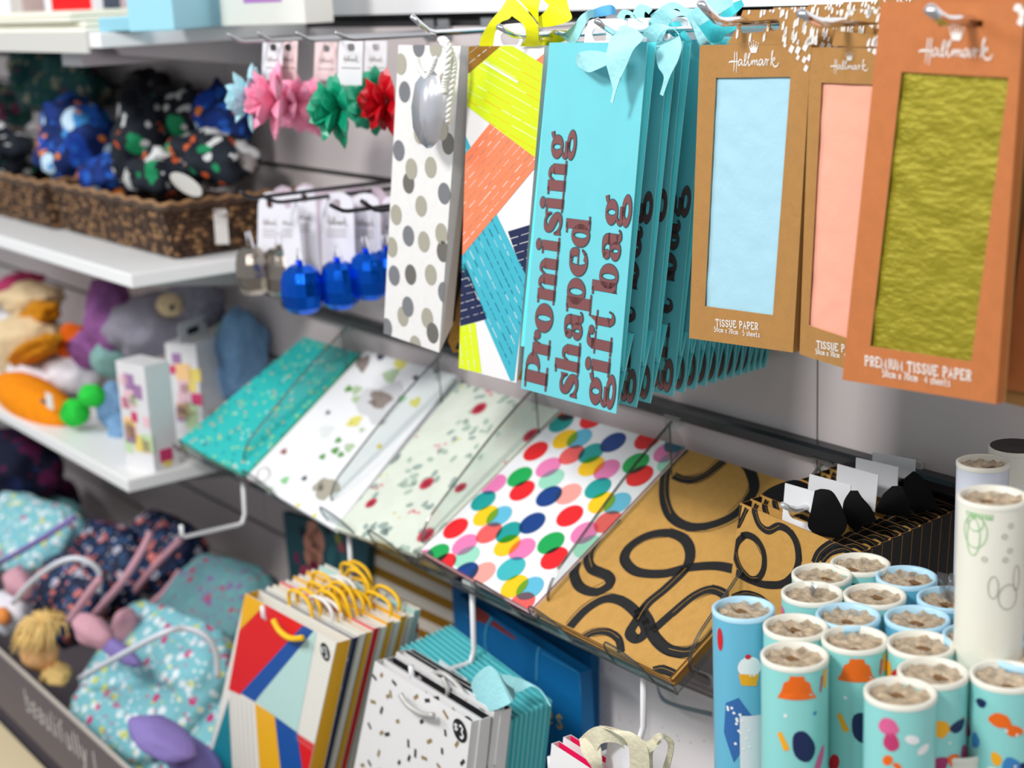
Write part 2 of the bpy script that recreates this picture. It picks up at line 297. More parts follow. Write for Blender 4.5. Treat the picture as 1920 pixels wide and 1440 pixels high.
def hallmark(f, mb, a, b, m, layer=2, crown=True):
    u0, v0 = f.uv(*a); u1, v1 = f.uv(*b); L = math.hypot(u1-u0, v1-v0); dx, dy = (u1-u0)/L, (v1-v0)/L
    g = lambda x, y: (u0+(dx*x-dy*y*1.0)*L, v0+(dy*x+dx*y)*L)
    for st in _HM: f.rib(mb, [(*g(x, y), k) for x, y, k in st], L*.0155, m, layer, sm=4, px=False, cl=False)
    if crown:
        for q in ([(.45, .18), (.56, .18), (.575, .22), (.435, .22)], [(.435, .22), (.47, .22), (.41, .3)], [(.46, .22), (.5, .22), (.455, .32)], [(.485, .22), (.525, .22), (.505, .34)], [(.51, .22), (.55, .22), (.555, .32)], [(.54, .22), (.575, .22), (.6, .3)]):
            f.pruv(mb, [g(*p) for p in q], m, layer, False)
        for q in ((.41, .31), (.455, .33), (.505, .35), (.555, .33), (.6, .31)):
            f.pruv(mb, [g(q[0]+.01*math.cos(t), q[1]+.01*math.sin(t)) for t in (0, 1.05, 2.1, 3.14, 4.2, 5.2)], m, layer, False)
def badge(f, mb, cx, cy, r, txt='3'):
    f.pr(mb, f.circ(cx, cy, r, 20), mat('badge_black', (22, 22, 24)), 3, clipto=[(-9e3, -9e3), (9e3, -9e3), (9e3, 9e3), (-9e3, 9e3)])
    u, v = f.uv(cx, cy); k = len(txt)
    for i, c in enumerate(txt):
        for st in _S[c]:
            s_ = 1.0 if c != '$' else .6
            f.rib(mb, [(u+(i-k/2+.05+p[0]*.8)*r*.75, v+(p[1]*s_-.5+(1-s_))*r*1.1) for p in st], r*.2, mat('badge_white', (240, 240, 240)), 4, sm=0, px=False, cl=False)
# ---------------- the setting ----------------
R_ = random.Random(7)
WALL = mat('slat_board', (208, 198, 198), .6, var=.03, vscale=3, bump=.02, bscale=300)
DARK = mat('groove_shadow', (30, 29, 31), .6)
WHITE = mat('white_laminate', (236, 236, 236), .35)
CHROME = mat('chrome', (225, 225, 228), .12, metal=1)
STEEL = mat('brushed_steel', (175, 175, 178), .35, metal=.9)
WWIRE = mat('white_wire', (235, 235, 238), .3)
BLACK = mat('black_plastic', (28, 28, 30), .3, spec=.6)
b = MB()
seams = [-6, -3.4, -2.2, -.997, .6]
for k in range(-12, 14):
    z0, z1 = k*.1+.0035, (k+1)*.1-.0035
    for a, c in zip(seams, seams[1:]):
        if z0 > .4: continue
        b.box((a+.0011, 0, z0), (c-.0011, .018, z1), WALL)
ST(b.build('wall_back'))
b = MB(); b.box((-6, .0182, -1.2), (.6, .03, 1.4), DARK); ST(b.build('wall_backing'))
b = MB(); b.box((-6, -.002, .4125), (.6, .018, 1.4), mat('header_lit_white', (240, 240, 242), .4)); ST(b.build('trim_1'))  # upper part of the wall, its brighter lighting put into a whiter colour
b = MB(); b.box((-6, -3, -1.25), (1.5, .03, -1.2), mat('floor_vinyl', (150, 146, 142), .4, var=.05, vscale=8)); ST(b.build('floor'))
# grey inserts that line the grooves
for k in range(-6, 5):
    if k == 0: continue
    b = MB(); b.box((-6, .006, k*.1-.0032), (.6, .0178, k*.1+.0032), mat('groove_insert', (52, 50, 52), .4, metal=.4)); ST(b.build('trim_2'))
# black rail that carries the tray
b = MB()
prof = [(-.001, .004), (-.012, .003), (-.016, 0), (-.016, -.008), (-.012, -.012), (-.001, -.013)]
for x0, x1 in ((-2.05, -.4),):
    vs = [(x, y, z) for x in (x0, x1) for y, z in prof]; n = len(prof)
    b.add(vs, [(i, i+1, n+i+1, n+i) for i in range(n-1)]+[tuple(range(n)), tuple(range(2*n-1, n-1, -1))], mat('rail_black', (38, 37, 40), .28, spec=.7))
T(b.build('tray_rail'), 'long black rail in the wall groove that carries the clear sloped tray', 'rail')
b = MB(); b.box((-1.25, -.012, .383), (-.4, -.002, .402), STEEL)
for x in (-1.1, -.93, -.78, -.6): b.lathe([(0, .002), (.004, .002), (.005, 0)], mat('screw', (70, 110, 80), .3, metal=.6), (x, -.0, 0), 10)
T(b.build('crossbar'), 'steel crossbar along the wall behind the hanging gift bags and tissue packs', 'rail')

# ---------------- white shelves ----------------
def shelf(top, xe, label, strip=False, th=.019):
    e = E('shelf', (xe, 0, top), label, 'shelf', None)
    m = MB(); m.box((-4.4, -.3, top-th), (xe, -.001, top), WHITE); o = m.build('shelf_board', e); md = o.modifiers.new('b', 'BEVEL'); md.width = .002; md.segments = 2
    for x in (xe-.06, xe-.9, xe-1.8):
        m = MB(); m.add([(x, -.001, top-th), (x, -.26, top-th), (x, -.25, top-th-.012), (x, -.001, top-th-.045), (x+.003, -.001, top-th), (x+.003, -.26, top-th), (x+.003, -.25, top-th-.012), (x+.003, -.001, top-th-.045)],
              [(0, 1, 2, 3), (7, 6, 5, 4), (0, 4, 5, 1), (1, 5, 6, 2), (2, 6, 7, 3)], STEEL); m.build('bracket', e)
    if strip:
        m = MB(); m.box((-4.4, -.304, top-th-.006), (xe-.035, -.3, top+.002), mat('strip_grey', (205, 203, 198), .4)); m.build('price_strip', e)
    return e
shelf(.406, -1.935, 'upper white shelf holding red, blue and white boxes', True)
shelf(.098, -1.918, 'middle white shelf under the two brown wicker baskets')
shelf(-.206, -2.01, 'lower white shelf holding the soft toys and the carrot toy')
b = MB(); b.box((-2.10, -.29, .362), (-2.03, -.01, .388), STEEL)
T(b.build('metal_channel'), 'wide grey metal channel fixed under the upper white shelf', 'shelf support')

# ---------------- boxes on the upper shelf ----------------
def shelf_box(label, a, bpx, z, h, dep, m, extra=None, cat='box', name='product_box', group=None):
    p, q = U(*a, z=z), U(*bpx, z=z)
    if p.y > -.06 or q.y > -.06: p, q = U(*a, y=-.17), U(*bpx, y=-.13); p.z = q.z = z
    e1 = (q-p); w_ = e1.length; e1.normalize(); e2 = Vector((e1.y, -e1.x, 0)); e2 = -e2 if e2.y < 0 or abs(e2.y) < .2 and e2.x > 0 else e2
    e = E(name, tuple(p), label, cat, group)
    b = MB(); R = Matrix((e1, e2, Vector((0, 0, 1)))).transposed(); b.box((0, 0, .0005), (w_, dep, h), m, R, p); o = b.build('carton', e)
    md = o.modifiers.new('b', 'BEVEL'); md.width = .0015; md.segments = 2
    if extra: extra(e, R, p, w_, h)
    return e
def pr_rect(e, R, p, u0, u1, v0, v1, m, name='label', n=-.0006):
    b = MB(); b.box((u0, n, v0), (u1, .0, v1), m, R, p); b.build(name, e)
RED = mat('gloss_red', (232, 12, 18), .3)
shelf_box('glossy red box standing on the upper white shelf', (100, 50), (176, 43), .4065, .16, .08, RED)
shelf_box('grey box beside the red box on the upper shelf', (45, 42), (88, 33), .4065, .12, .05, mat('card_grey', (188, 182, 178), .5))
shelf_box('light blue box at the edge of the upper white shelf', (243, 61), (388, 48), .4065, .14, .06, mat('card_blue', (158, 216, 232), .4))
shelf_box('flat light blue box lying beside the red box', (186, 61), (240, 56), .4065, .018, .05, mat('card_blue2', (150, 205, 222), .4))
def ex(e, R, p, w_, h):
    pr_rect(e, R, p, .3*w_, .75*w_, .028, .06, mat('violet', (190, 130, 205), .5))
shelf_box('white box with a pale violet print beside the light blue box', (415, 46), (572, 36), .4065, .14, .05, mat('card_white', (240, 240, 232), .4), ex)
shelf_box('white glass panelled box between the red and light blue boxes', (178, 44), (232, 38), .4065, .14, .03, mat('card_white2', (215, 215, 220), .3), lambda e, R, p, w_, h: pr_rect(e, R, p, .35*w_, .95*w_, .02, .12, mat('card_dark', (70, 75, 90), .3)))
e = shelf_box('small white price card with a red bar before the red box', (50, 52), (102, 50), .4065, .016, .002, mat('card_white', (240, 240, 232), .4), lambda e, R, p, w_, h: pr_rect(e, R, p, .2*w_, .8*w_, .005, .012, mat('bar_red', (215, 30, 60), .5)), cat='price card', name='price_card')
for i in range(4):
    p = Vector((U(100-i*14, 68, z=.4065).x-.13, -.285+.012*(i % 2), .4065+i*.007)); b = MB(); b.box((-.5, 0, 0), (0, .12, .006), mat('card_cream', (232, 230, 215), .5), Matrix.Identity(3), p)
    T(b.build('flat_pack'), 'flat cream pack in the pile at the far left of the upper shelf', 'packet', 'flat packs on the upper shelf')

# ---------------- soft goods ----------------
def ico(sub=4):
    import bmesh
    bm = bmesh.new(); bmesh.ops.create_icosphere(bm, subdivisions=sub, radius=1); bm.verts.ensure_lookup_table()
    r = ([v.co.copy() for v in bm.verts], [[v.index for v in f.verts] for f in bm.faces]); bm.free(); return r
ICO = ico(4); ICO3 = ico(3)
def blob(b, c, r, m, amp=.12, fr=1.6, seed=0, rot=0, wr=0, flat=None, ic=None, tilt=0):
    V, F = ic or ICO; Rm = Matrix.Rotation(rot, 3, 'Z') @ Matrix.Rotation(tilt, 3, 'Y'); vs = []
    for v in V:
        k = 1+amp*noise.noise(v*fr+Vector((seed*7.3, seed, 0)))
        if wr: k += wr*abs(noise.noise(Vector((v.x*5, v.y*5, v.z*2))+Vector((seed, 3, 1))))
        q = Vector((v.x*r[0], v.y*r[1], v.z*r[2]))*k
        if flat is not None and q.z < flat: q.z = flat
        vs.append(Rm @ q + Vector(c))
    b.add(vs, F, m)

# wicker baskets
WK1 = mat('wicker_dark', (72, 50, 34), .6, var=.45, vscale=90); WK2 = mat('wicker_light', (150, 112, 76), .6, var=.3, vscale=90)
def basket(x0, x1, y0, y1, z0, h, label):
    e = E('wicker_basket', ((x0+x1)/2, (y0+y1)/2, z0), label, 'basket')
    fl = .03; rows, rnd = 9, random.Random(int(-x0*10)); b = MB()
    def side(A, B, A2, B2, nrm):
        # A,B bottom corners; A2,B2 top corners
        L = (B2-A2).length; n = int(L/.009)
        for r in range(rows):
            for k in range(n):
                t = (k+.5*(r % 2)+.25)/n; v = (r+.5)/rows
                if t > .995: continue
                p = (A*(1-t)+B*t)*(1-v)+(A2*(1-t)+B2*t)*v + nrm*rnd.uniform(-.0015, .002)
                up = (A2-A).normalized(); al = (B2-A2).normalized(); d = (up*.9+al*rnd.uniform(-.35, .35)).normalized()
                hh = h/rows*.62; wv = al*.0042; q = [p-d*hh, p-d*hh*.5+wv+nrm*.003, p+d*hh*.5+wv+nrm*.003, p+d*hh, p+d*hh*.5-wv+nrm*.003, p-d*hh*.5-wv+nrm*.003, p+nrm*.0055]
                b.add(q, [(0, 1, 6), (1, 2, 6), (2, 3, 6), (3, 4, 6), (4, 5, 6), (5, 0, 6)], WK2 if rnd.random() < .3 else WK1)
    P = lambda x, y, z, f: Vector((x+(f if x > (x0+x1)/2 else -f), y+(f if y > (y0+y1)/2 else -f), z))
    c = [(x0, y0), (x1, y0), (x1, y1), (x0, y1)]
    for i, n in zip(range(4), ((0, -1, 0), (1, 0, 0), (0, 1, 0), (-1, 0, 0))):
        a, d = c[i], c[(i+1) % 4]
        side(P(*a, z0+.002, 0), P(*d, z0+.002, 0), P(*a, z0+h, fl/2), P(*d, z0+h, fl/2), Vector(n))
    # inner liner walls
    for s_, m_ in ((.0, WK1),):
        bot = [P(*q, z0+.002, -.001) for q in c]; top = [P(*q, z0+h, fl/2-.001) for q in c]
        b.add(bot+top, [(0, 1, 5, 4), (1, 2, 6, 5), (2, 3, 7, 6), (3, 0, 4, 7), (0, 1, 2, 3)], m_)
    b.build('woven_body', e)
    b = MB(); top = [P(*q, z0+h, fl/2+.001) for q in c]; top.append(top[0])
    pts = []
    for i in range(4):
        for k in range(24): pts.append(top[i].lerp(top[i+1], k/24)+Vector((0, 0, .0025*math.sin(k*2.1))))
    pts.append(pts[0]); b.tube(pts, .0058, WK1, 6); b.tube([p+Vector((0, 0, .005)) for p in pts], .004, WK2, 5); b.build('braided_rim', e, True)
    return e
cn = U(330, 487, z=.098); hB = .098
BX1, BY0 = cn.x, cn.y
e = basket(BX1-.40, BX1, BY0, BY0+.20, .0985, .072, 'nearer brown wicker basket with a white tag, filled with printed hats')
# tag on the right-hand face
b = MB(); tb, tt = U(400, 392, x=BX1+.017), U(425, 392, x=BX1+.017); lo = U(405, 458, x=BX1+.012); lr = U(430, 458, x=BX1+.012)
b.slab([tb, tt, lr, lo], (-.001, 0, 0), mat('tag_white', (235, 232, 226), .5)); b.build('tag', e)
e2 = basket(BX1-.84, BX1-.43, BY0-.01, BY0+.19, .0985, .072, 'farther brown wicker basket at the left edge of the middle shelf')
F_SEA = fabric('print_sea', (20, 40, 92), [(22, 50, 120), (60, 140, 205), (20, 60, 150), (228, 130, 45), (35, 90, 180), (170, 40, 50), (16, 30, 80), (190, 215, 235), (70, 150, 215)], 26, .48)
F_DINO = fabric('print_dino', (28, 33, 42), [(24, 130, 84), (150, 140, 140), (28, 33, 42), (30, 34, 44), (206, 92, 46), (205, 205, 205), (32, 38, 48), (24, 30, 40), (20, 60, 60), (28, 33, 42), (120, 110, 112)], 22, .42)
F_TEAL = fabric('print_teal', (38, 84, 84), [(60, 110, 105), (120, 55, 85), (40, 84, 84), (150, 150, 130), (45, 95, 80), (95, 50, 80)], 36, .42)
F_BLK = fabric('print_black', (22, 22, 26), [(40, 40, 46), (22, 22, 26), (90, 85, 85), (24, 30, 50)], 34, .4)
def cloth(cpx, y, r, m, label, seed, amp=.35, wr=.25, rot=0, name='printed_hat', cat='hat', group=None, tilt=0):
    c = U(*cpx, y=y); b = MB(); blob(b, c, r, m, amp, 1.7, seed, rot, wr, tilt=tilt); return T(b.build(name, loc=tuple(c), smooth_=True), label, cat, group)
cloth((145, 270), BY0+.07, (.088, .06, .068), F_SEA, 'rounded blue sea print hat at the front of the nearer basket', 1)
cloth((205, 330), BY0+.05, (.055, .035, .032), F_SEA, 'small folded blue sea print hat lying low behind the basket rim', 12)
cloth((270, 270), BY0+.08, (.048, .045, .068), F_DINO, 'tall folded dinosaur print hat in the middle of the nearer basket', 3, tilt=.15)
cloth((300, 325), BY0+.05, (.06, .035, .032), F_DINO, 'dinosaur print hat with green motifs at the basket rim', 8)
cloth((400, 300), BY0+.10, (.085, .05, .038), F_DINO, 'dark dinosaur print hat at the right end of the nearer basket', 5)
cloth((415, 232), BY0+.13, (.044, .035, .055), F_SEA, 'dark blue hat standing upright at the back of the nearer basket', 6)
cloth((345, 240), BY0+.13, (.055, .035, .055), F_DINO, 'dinosaur print hat behind the tall folded hat', 7)
cloth((120, 165), BY0+.15, (.15, .05, .055), F_TEAL, 'dark teal print hat heaped at the back of the basket', 2)
cloth((70, 145), BY0+.13, (.05, .05, .05), F_TEAL, 'teal print hat at the top left of the heap', 14)
cloth((275, 175), BY0+.17, (.07, .03, .035), F_BLK, 'black hat in shade at the back of the heap', 4)
cloth((335, 195), BY0+.17, (.05, .03, .03), F_BLK, 'black and grey hat at the top right of the heap', 15)
cloth((10, 290), BY0+.05, (.10, .06, .05), F_DINO, 'dinosaur print hat hanging over the rim of the farther basket', 9)
cloth((0, 205), BY0+.12, (.06, .05, .05), F_TEAL, 'teal print hat at the far left edge', 10)
c = U(350, 340, y=BY0+.006); b = MB(); pts = [(c.x+.042*math.cos(t), c.y-.002-.01*math.sin(t), c.z-.004+.017*math.sin(t)) for t in [k*2*math.pi/28 for k in range(28)]]
b.slab(pts, (0, .001, 0), mat('tag_white', (235, 232, 226), .5)); T(b.build('swing_tag', loc=tuple(c)), 'round white swing tag tucked in the front of the nearer basket', 'tag')

# ---------------- lower shelf: soft toys ----------------
ZS = -.206
def sub(o, par):
    o.parent = par
    return o
def plush(label, parts, name='plush_toy', cat='soft toy', group=None):
    c0 = parts[0][1]; e = E(name, (c0[0], c0[1], ZS), label, cat, group)
    last = e
    for (nm, c, r, m, seed, amp, rot, tilt) in parts:
        b = MB(); blob(b, c, r, m, amp, 1.5, seed, rot, .22 if max(r) > .04 and nm != 'carrot_body' else .05, tilt=tilt, ic=ICO if max(r) > .02 else ICO3)
        o = b.build(nm, e, True)
        if nm in ('eye', 'trim', 'mane'): sub(o, last)
        else: last = o
    return e
fz = lambda n, c: mat(n, c, .95, var=.12, vscale=120, bump=.5, bscale=260, spec=.1)
OR, GR, WHF, GY, PU, BL, BR, MU, PK, TL_ = fz('plush_orange', (240, 142, 22)), fz('plush_green', (52, 205, 72)), fz('plush_white', (232, 230, 238)), fz('plush_grey', (150, 146, 160)), fz('plush_purple', (146, 92, 150)), fz('plush_blue', (120, 158, 196)), fz('plush_cream', (226, 200, 160)), fz('plush_mustard', (205, 135, 30)), fz('plush_pink', (192, 66, 112)), fz('plush_teal', (130, 170, 165))
cc = lambda px, py, y: U(px, py, y=y)
def on(px, py, y, r): p = U(px, py, y=y); return p
e = plush('bright orange plush carrot with two green leaf ends', [('carrot_body', cc(62, 750, -.255), (.15, .042, .036), OR, 1, .06, 0, .04), ('leaf', cc(140, 774, -.255), (.024, .022, .022), GR, 2, .1, 0, 0), ('leaf', cc(172, 742, -.235), (.023, .02, .018), GR, 3, .1, 0, 0)], 'plush_carrot')
b = MB(); p = cc(93, 752, -.289); b.box((p.x-.013, p.y-.001, p.z-.012), (p.x+.012, p.y+.001, p.z+.012), mat('tag_white', (235, 232, 226), .5)); b.box((p.x-.042, p.y, p.z-.01), (p.x-.013, p.y+.001, p.z-.003), mat('label_grey', (95, 90, 90), .6)); b.build('care_label', e)
plush('white plush lying behind the orange carrot', [('body', cc(80, 705, -.19), (.10, .05, .035), WHF, 4, .2, 0, 0), ('head', cc(135, 700, -.17), (.05, .045, .035), WHF, 5, .2, 0, 0)])
plush('spotted cream and mustard plush animal at the left edge', [('body', cc(45, 640, -.18), (.12, .06, .05), BR, 6, .25, 0, -.2), ('hood', cc(60, 560, -.13), (.10, .05, .028), BR, 9, .25, 0, -.1), ('trim', cc(65, 658, -.215), (.105, .03, .018), MU, 7, .3, 0, -.35), ('mane', cc(75, 592, -.16), (.07, .03, .022), MU, 8, .4, 0, -.3), ('belly', cc(10, 625, -.2), (.03, .04, .035), WHF, 18, .2, 0, 0)])
plush('pink plush at the top of the soft toy heap', [('body', cc(30, 537, -.1), (.09, .04, .022), PK, 11, .3, 0, -.3)])
plush('orange plush tail piece between the cream and purple toys', [('body', cc(140, 640, -.16), (.035, .03, .03), fz('plush_rust', (214, 96, 24)), 12, .3, .4, -.6)])
plush('purple plush with a pointed hood', [('hood', cc(205, 600, -.13), (.045, .04, .065), PU, 13, .25, 0, .3), ('body', cc(165, 655, -.15), (.04, .035, .03), PU, 14, .25, 0, 0)])
plush('large grey lilac plush seal leaning at the back', [('body', cc(285, 610, -.1), (.11, .06, .05), GY, 15, .2, 0, -.25), ('head', cc(365, 570, -.06), (.055, .045, .04), GY, 16, .15, 0, 0), ('muzzle', cc(318, 572, -.11), (.028, .02, .018), BR, 17, .1, 0, 0), ('eye', cc(322, 577, -.132), (.005, .004, .005), BLACK, 1, 0, 0, 0), ('flipper', cc(205, 672, -.14), (.035, .03, .03), TL_, 20, .2, 0, 0)])
plush('blue plush slumped against the wall', [('body', cc(450, 660, -.04), (.05, .035, .07), BL, 21, .25, 0, .2), ('arm', cc(420, 700, -.05), (.04, .03, .04), BL, 22, .2, 0, 0), ('ear', cc(423, 633, -.05), (.02, .015, .025), TL_, 23, .1, 0, 0)])
plush('small pale blue plush beside the window box', [('body', cc(215, 760, -.2), (.03, .03, .035), BL, 24, .3, 0, 0), ('foot', cc(235, 800, -.2), (.035, .03, .02), BL, 25, .3, 0, .4)])

# two window boxes
def winbox(label, a, bpx, hgt, dep, tab):
    p, q = U(*a, z=ZS), U(*bpx, z=ZS); e1 = (q-p); w_ = e1.length; e1.normalize(); e2 = Vector((-abs(e1.y), 0, 0))
    e2 = Vector((-e1.y, e1.x, 0)) if e1.x > 0 else Vector((e1.y, -e1.x, 0)); e2 = e2 if e2.x < 0 else -e2
    e = E('toy_box', tuple(p), label, 'box'); R = Matrix((e1, e2, Vector((0, 0, 1)))).transposed()
    CW = mat('card_satin', (222, 220, 222), .35, var=.04, vscale=25); b = MB(); b.box((0, 0, .0005), (w_, dep, hgt), CW, R, p)
    cols = [(232, 190, 200), (240, 196, 140), (190, 215, 170), (160, 120, 165), (205, 60, 110), (228, 206, 110)]
    rr = random.Random(int(a[0]))
    for k in range(16):
        u = rr.uniform(.1, .9)*dep; v = rr.uniform(.12, .85)*hgt; s = rr.uniform(.006, .013)
        b.box((-.0008, u-s, v-s), (0, u+s, v+s), mat('print%d' % (k % 6), cols[k % 6], .4), R, p)
    b.box((w_*.25, -.0008, .012), (w_*.75, 0, .03), mat('print4', cols[4], .4), R, p); b.box((w_*.35, -.0009, .004), (w_*.7, 0, .012), mat('print5', cols[5], .4), R, p); b.build('carton', e)
    if tab:
        b = MB(); b.box((0, dep*.5, hgt), (w_, dep*.5+.001, hgt+.03), CW, R, p); b.box((w_*.3, dep*.5-.001, hgt+.008), (w_*.7, dep*.5, hgt+.018), mat('badge_black', (22, 22, 24)), R, p); b.build('hang_tab', e)
    return e
winbox('tall narrow white toy box at the front edge of the lower shelf', (291, 886), (337, 872), .155, .07, False)
winbox('wider white toy box with a hang tab behind the narrow one', (383, 815), (432, 790), .142, .055, True)
def Z(x0, y0, k): return lambda pts: [(x0+p[0]/k, y0+p[1]/k)+tuple(p[2:]) for p in pts]
def hook(tip, elbow, d, label, m=CHROME, r=.0028, group=None, wall=-.002, name='display_hook', cat='hook', straight=None):
    e_ = U(*elbow, y=-d); t_ = U(*tip, x=e_.x); b = MB()
    w_ = Vector((e_.x, wall, e_.z-.002))
    pts = [w_, e_.lerp(w_, .5), e_+Vector((0, .006, 0)), e_+(t_-e_)*.12+Vector((0, .001, 0)), e_.lerp(t_, .5), t_]
    e = E(name, (e_.x, 0, e_.z), label, cat, group); b.tube(pts, r, m, 10); b.build('wire', e, True)
    b = MB(); b.box((e_.x-.012, -.005, e_.z-.012), (e_.x+.012, -.002, e_.z+.012), m); b.build('wall_clip', e)
    return e
def strip3(mb, A, B, D, m, tf=None, n=5):
    """a ribbon between two edges given in photo pixels; D a depth from the wall or one per point"""
    if tf: A, B = tf(A), tf(B)
    k = len(A); D_ = D if isinstance(D, (list, tuple)) else [D]*k
    A3 = [tuple(U(a[0], a[1], y=-D_[i])) for i, a in enumerate(A)]; B3 = [tuple(U(q[0], q[1], y=-D_[min(i, len(D_)-1)])) for i, q in enumerate(B)]
    if len(B3) != len(A3):
        B3 = [B3[min(int(i*(len(B3)-1)/(k-1)+.5), len(B3)-1)] for i in range(k)]
    mb.strip(smooth(A3, n), smooth(B3, n), m)
def rope(b, pts, r, m, turns=10, sm=6):
    q = [Vector(p) for p in smooth([tuple(p) for p in pts], sm)]; n = len(q)
    # resample finer
    Q = [q[i].lerp(q[i+1], k/4) for i in range(n-1) for k in range(4)]+[q[-1]]
    for ph in (0, math.pi):
        P = []
        for i, p in enumerate(Q):
            t = (Q[min(i+1, len(Q)-1)]-Q[max(i-1, 0)]).normalized(); a = t.cross(Vector((0, 1, 0))); a = a.normalized() if a.length > .1 else Vector((1, 0, 0)); c = t.cross(a)
            an = ph+i/len(Q)*turns*2*math.pi; P.append(p+(a*math.cos(an)+c*math.sin(an))*r*.55)
        b.tube(P, r*.62, m, 6)
def holed(f, mb, outer, hole_c, hw, hh, m, t=.0008, n=36):
    """card given by its photo outline with a rounded slot cut through it"""
    O = [f.uv(*p) for p in outer]; hc = f.uv(*hole_c); ins, out = [], []
    for k in range(n):
        a = 2*math.pi*k/n; c, s = math.cos(a), math.sin(a)
        ix = (hw-hh)*(1 if c > .15 else (-1 if c < -.15 else c/.15))+hh*c; iy = hh*s
        best = None
        for i in range(len(O)):
            p, q = O[i], O[(i+1) % len(O)]; ex, ey = q[0]-p[0], q[1]-p[1]; rx, ry = p[0]-hc[0], p[1]-hc[1]
            den = c*ey-s*ex
            if abs(den) < 1e-12: continue
            tt = (rx*ey-ry*ex)/den; uu = (rx*s-ry*c)/den
            if tt > 0 and -1e-6 <= uu <= 1+1e-6 and (best is None or tt < best): best = tt
        best = best or .01
        ins.append(f.pt(hc[0]+ix, hc[1]+iy)); out.append(f.pt(hc[0]+c*best, hc[1]+s*best))
    # corners of the outline must be kept: snap the nearest sample to each corner
    for p in O:
        P = f.pt(*p); k = min(range(n), key=lambda j: (out[j]-P).length); out[k] = P
    back = f.n*-t
    for k in range(n):
        j = (k+1) % n
        mb.poly([out[k], out[j], ins[j], ins[k]], m); mb.poly([ins[k]+back, ins[j]+back, out[j]+back, out[k]+back], m)
        mb.poly([out[k]+back, out[j]+back, out[j], out[k]], m); mb.poly([ins[k], ins[j], ins[j]+back, ins[k]+back], m)

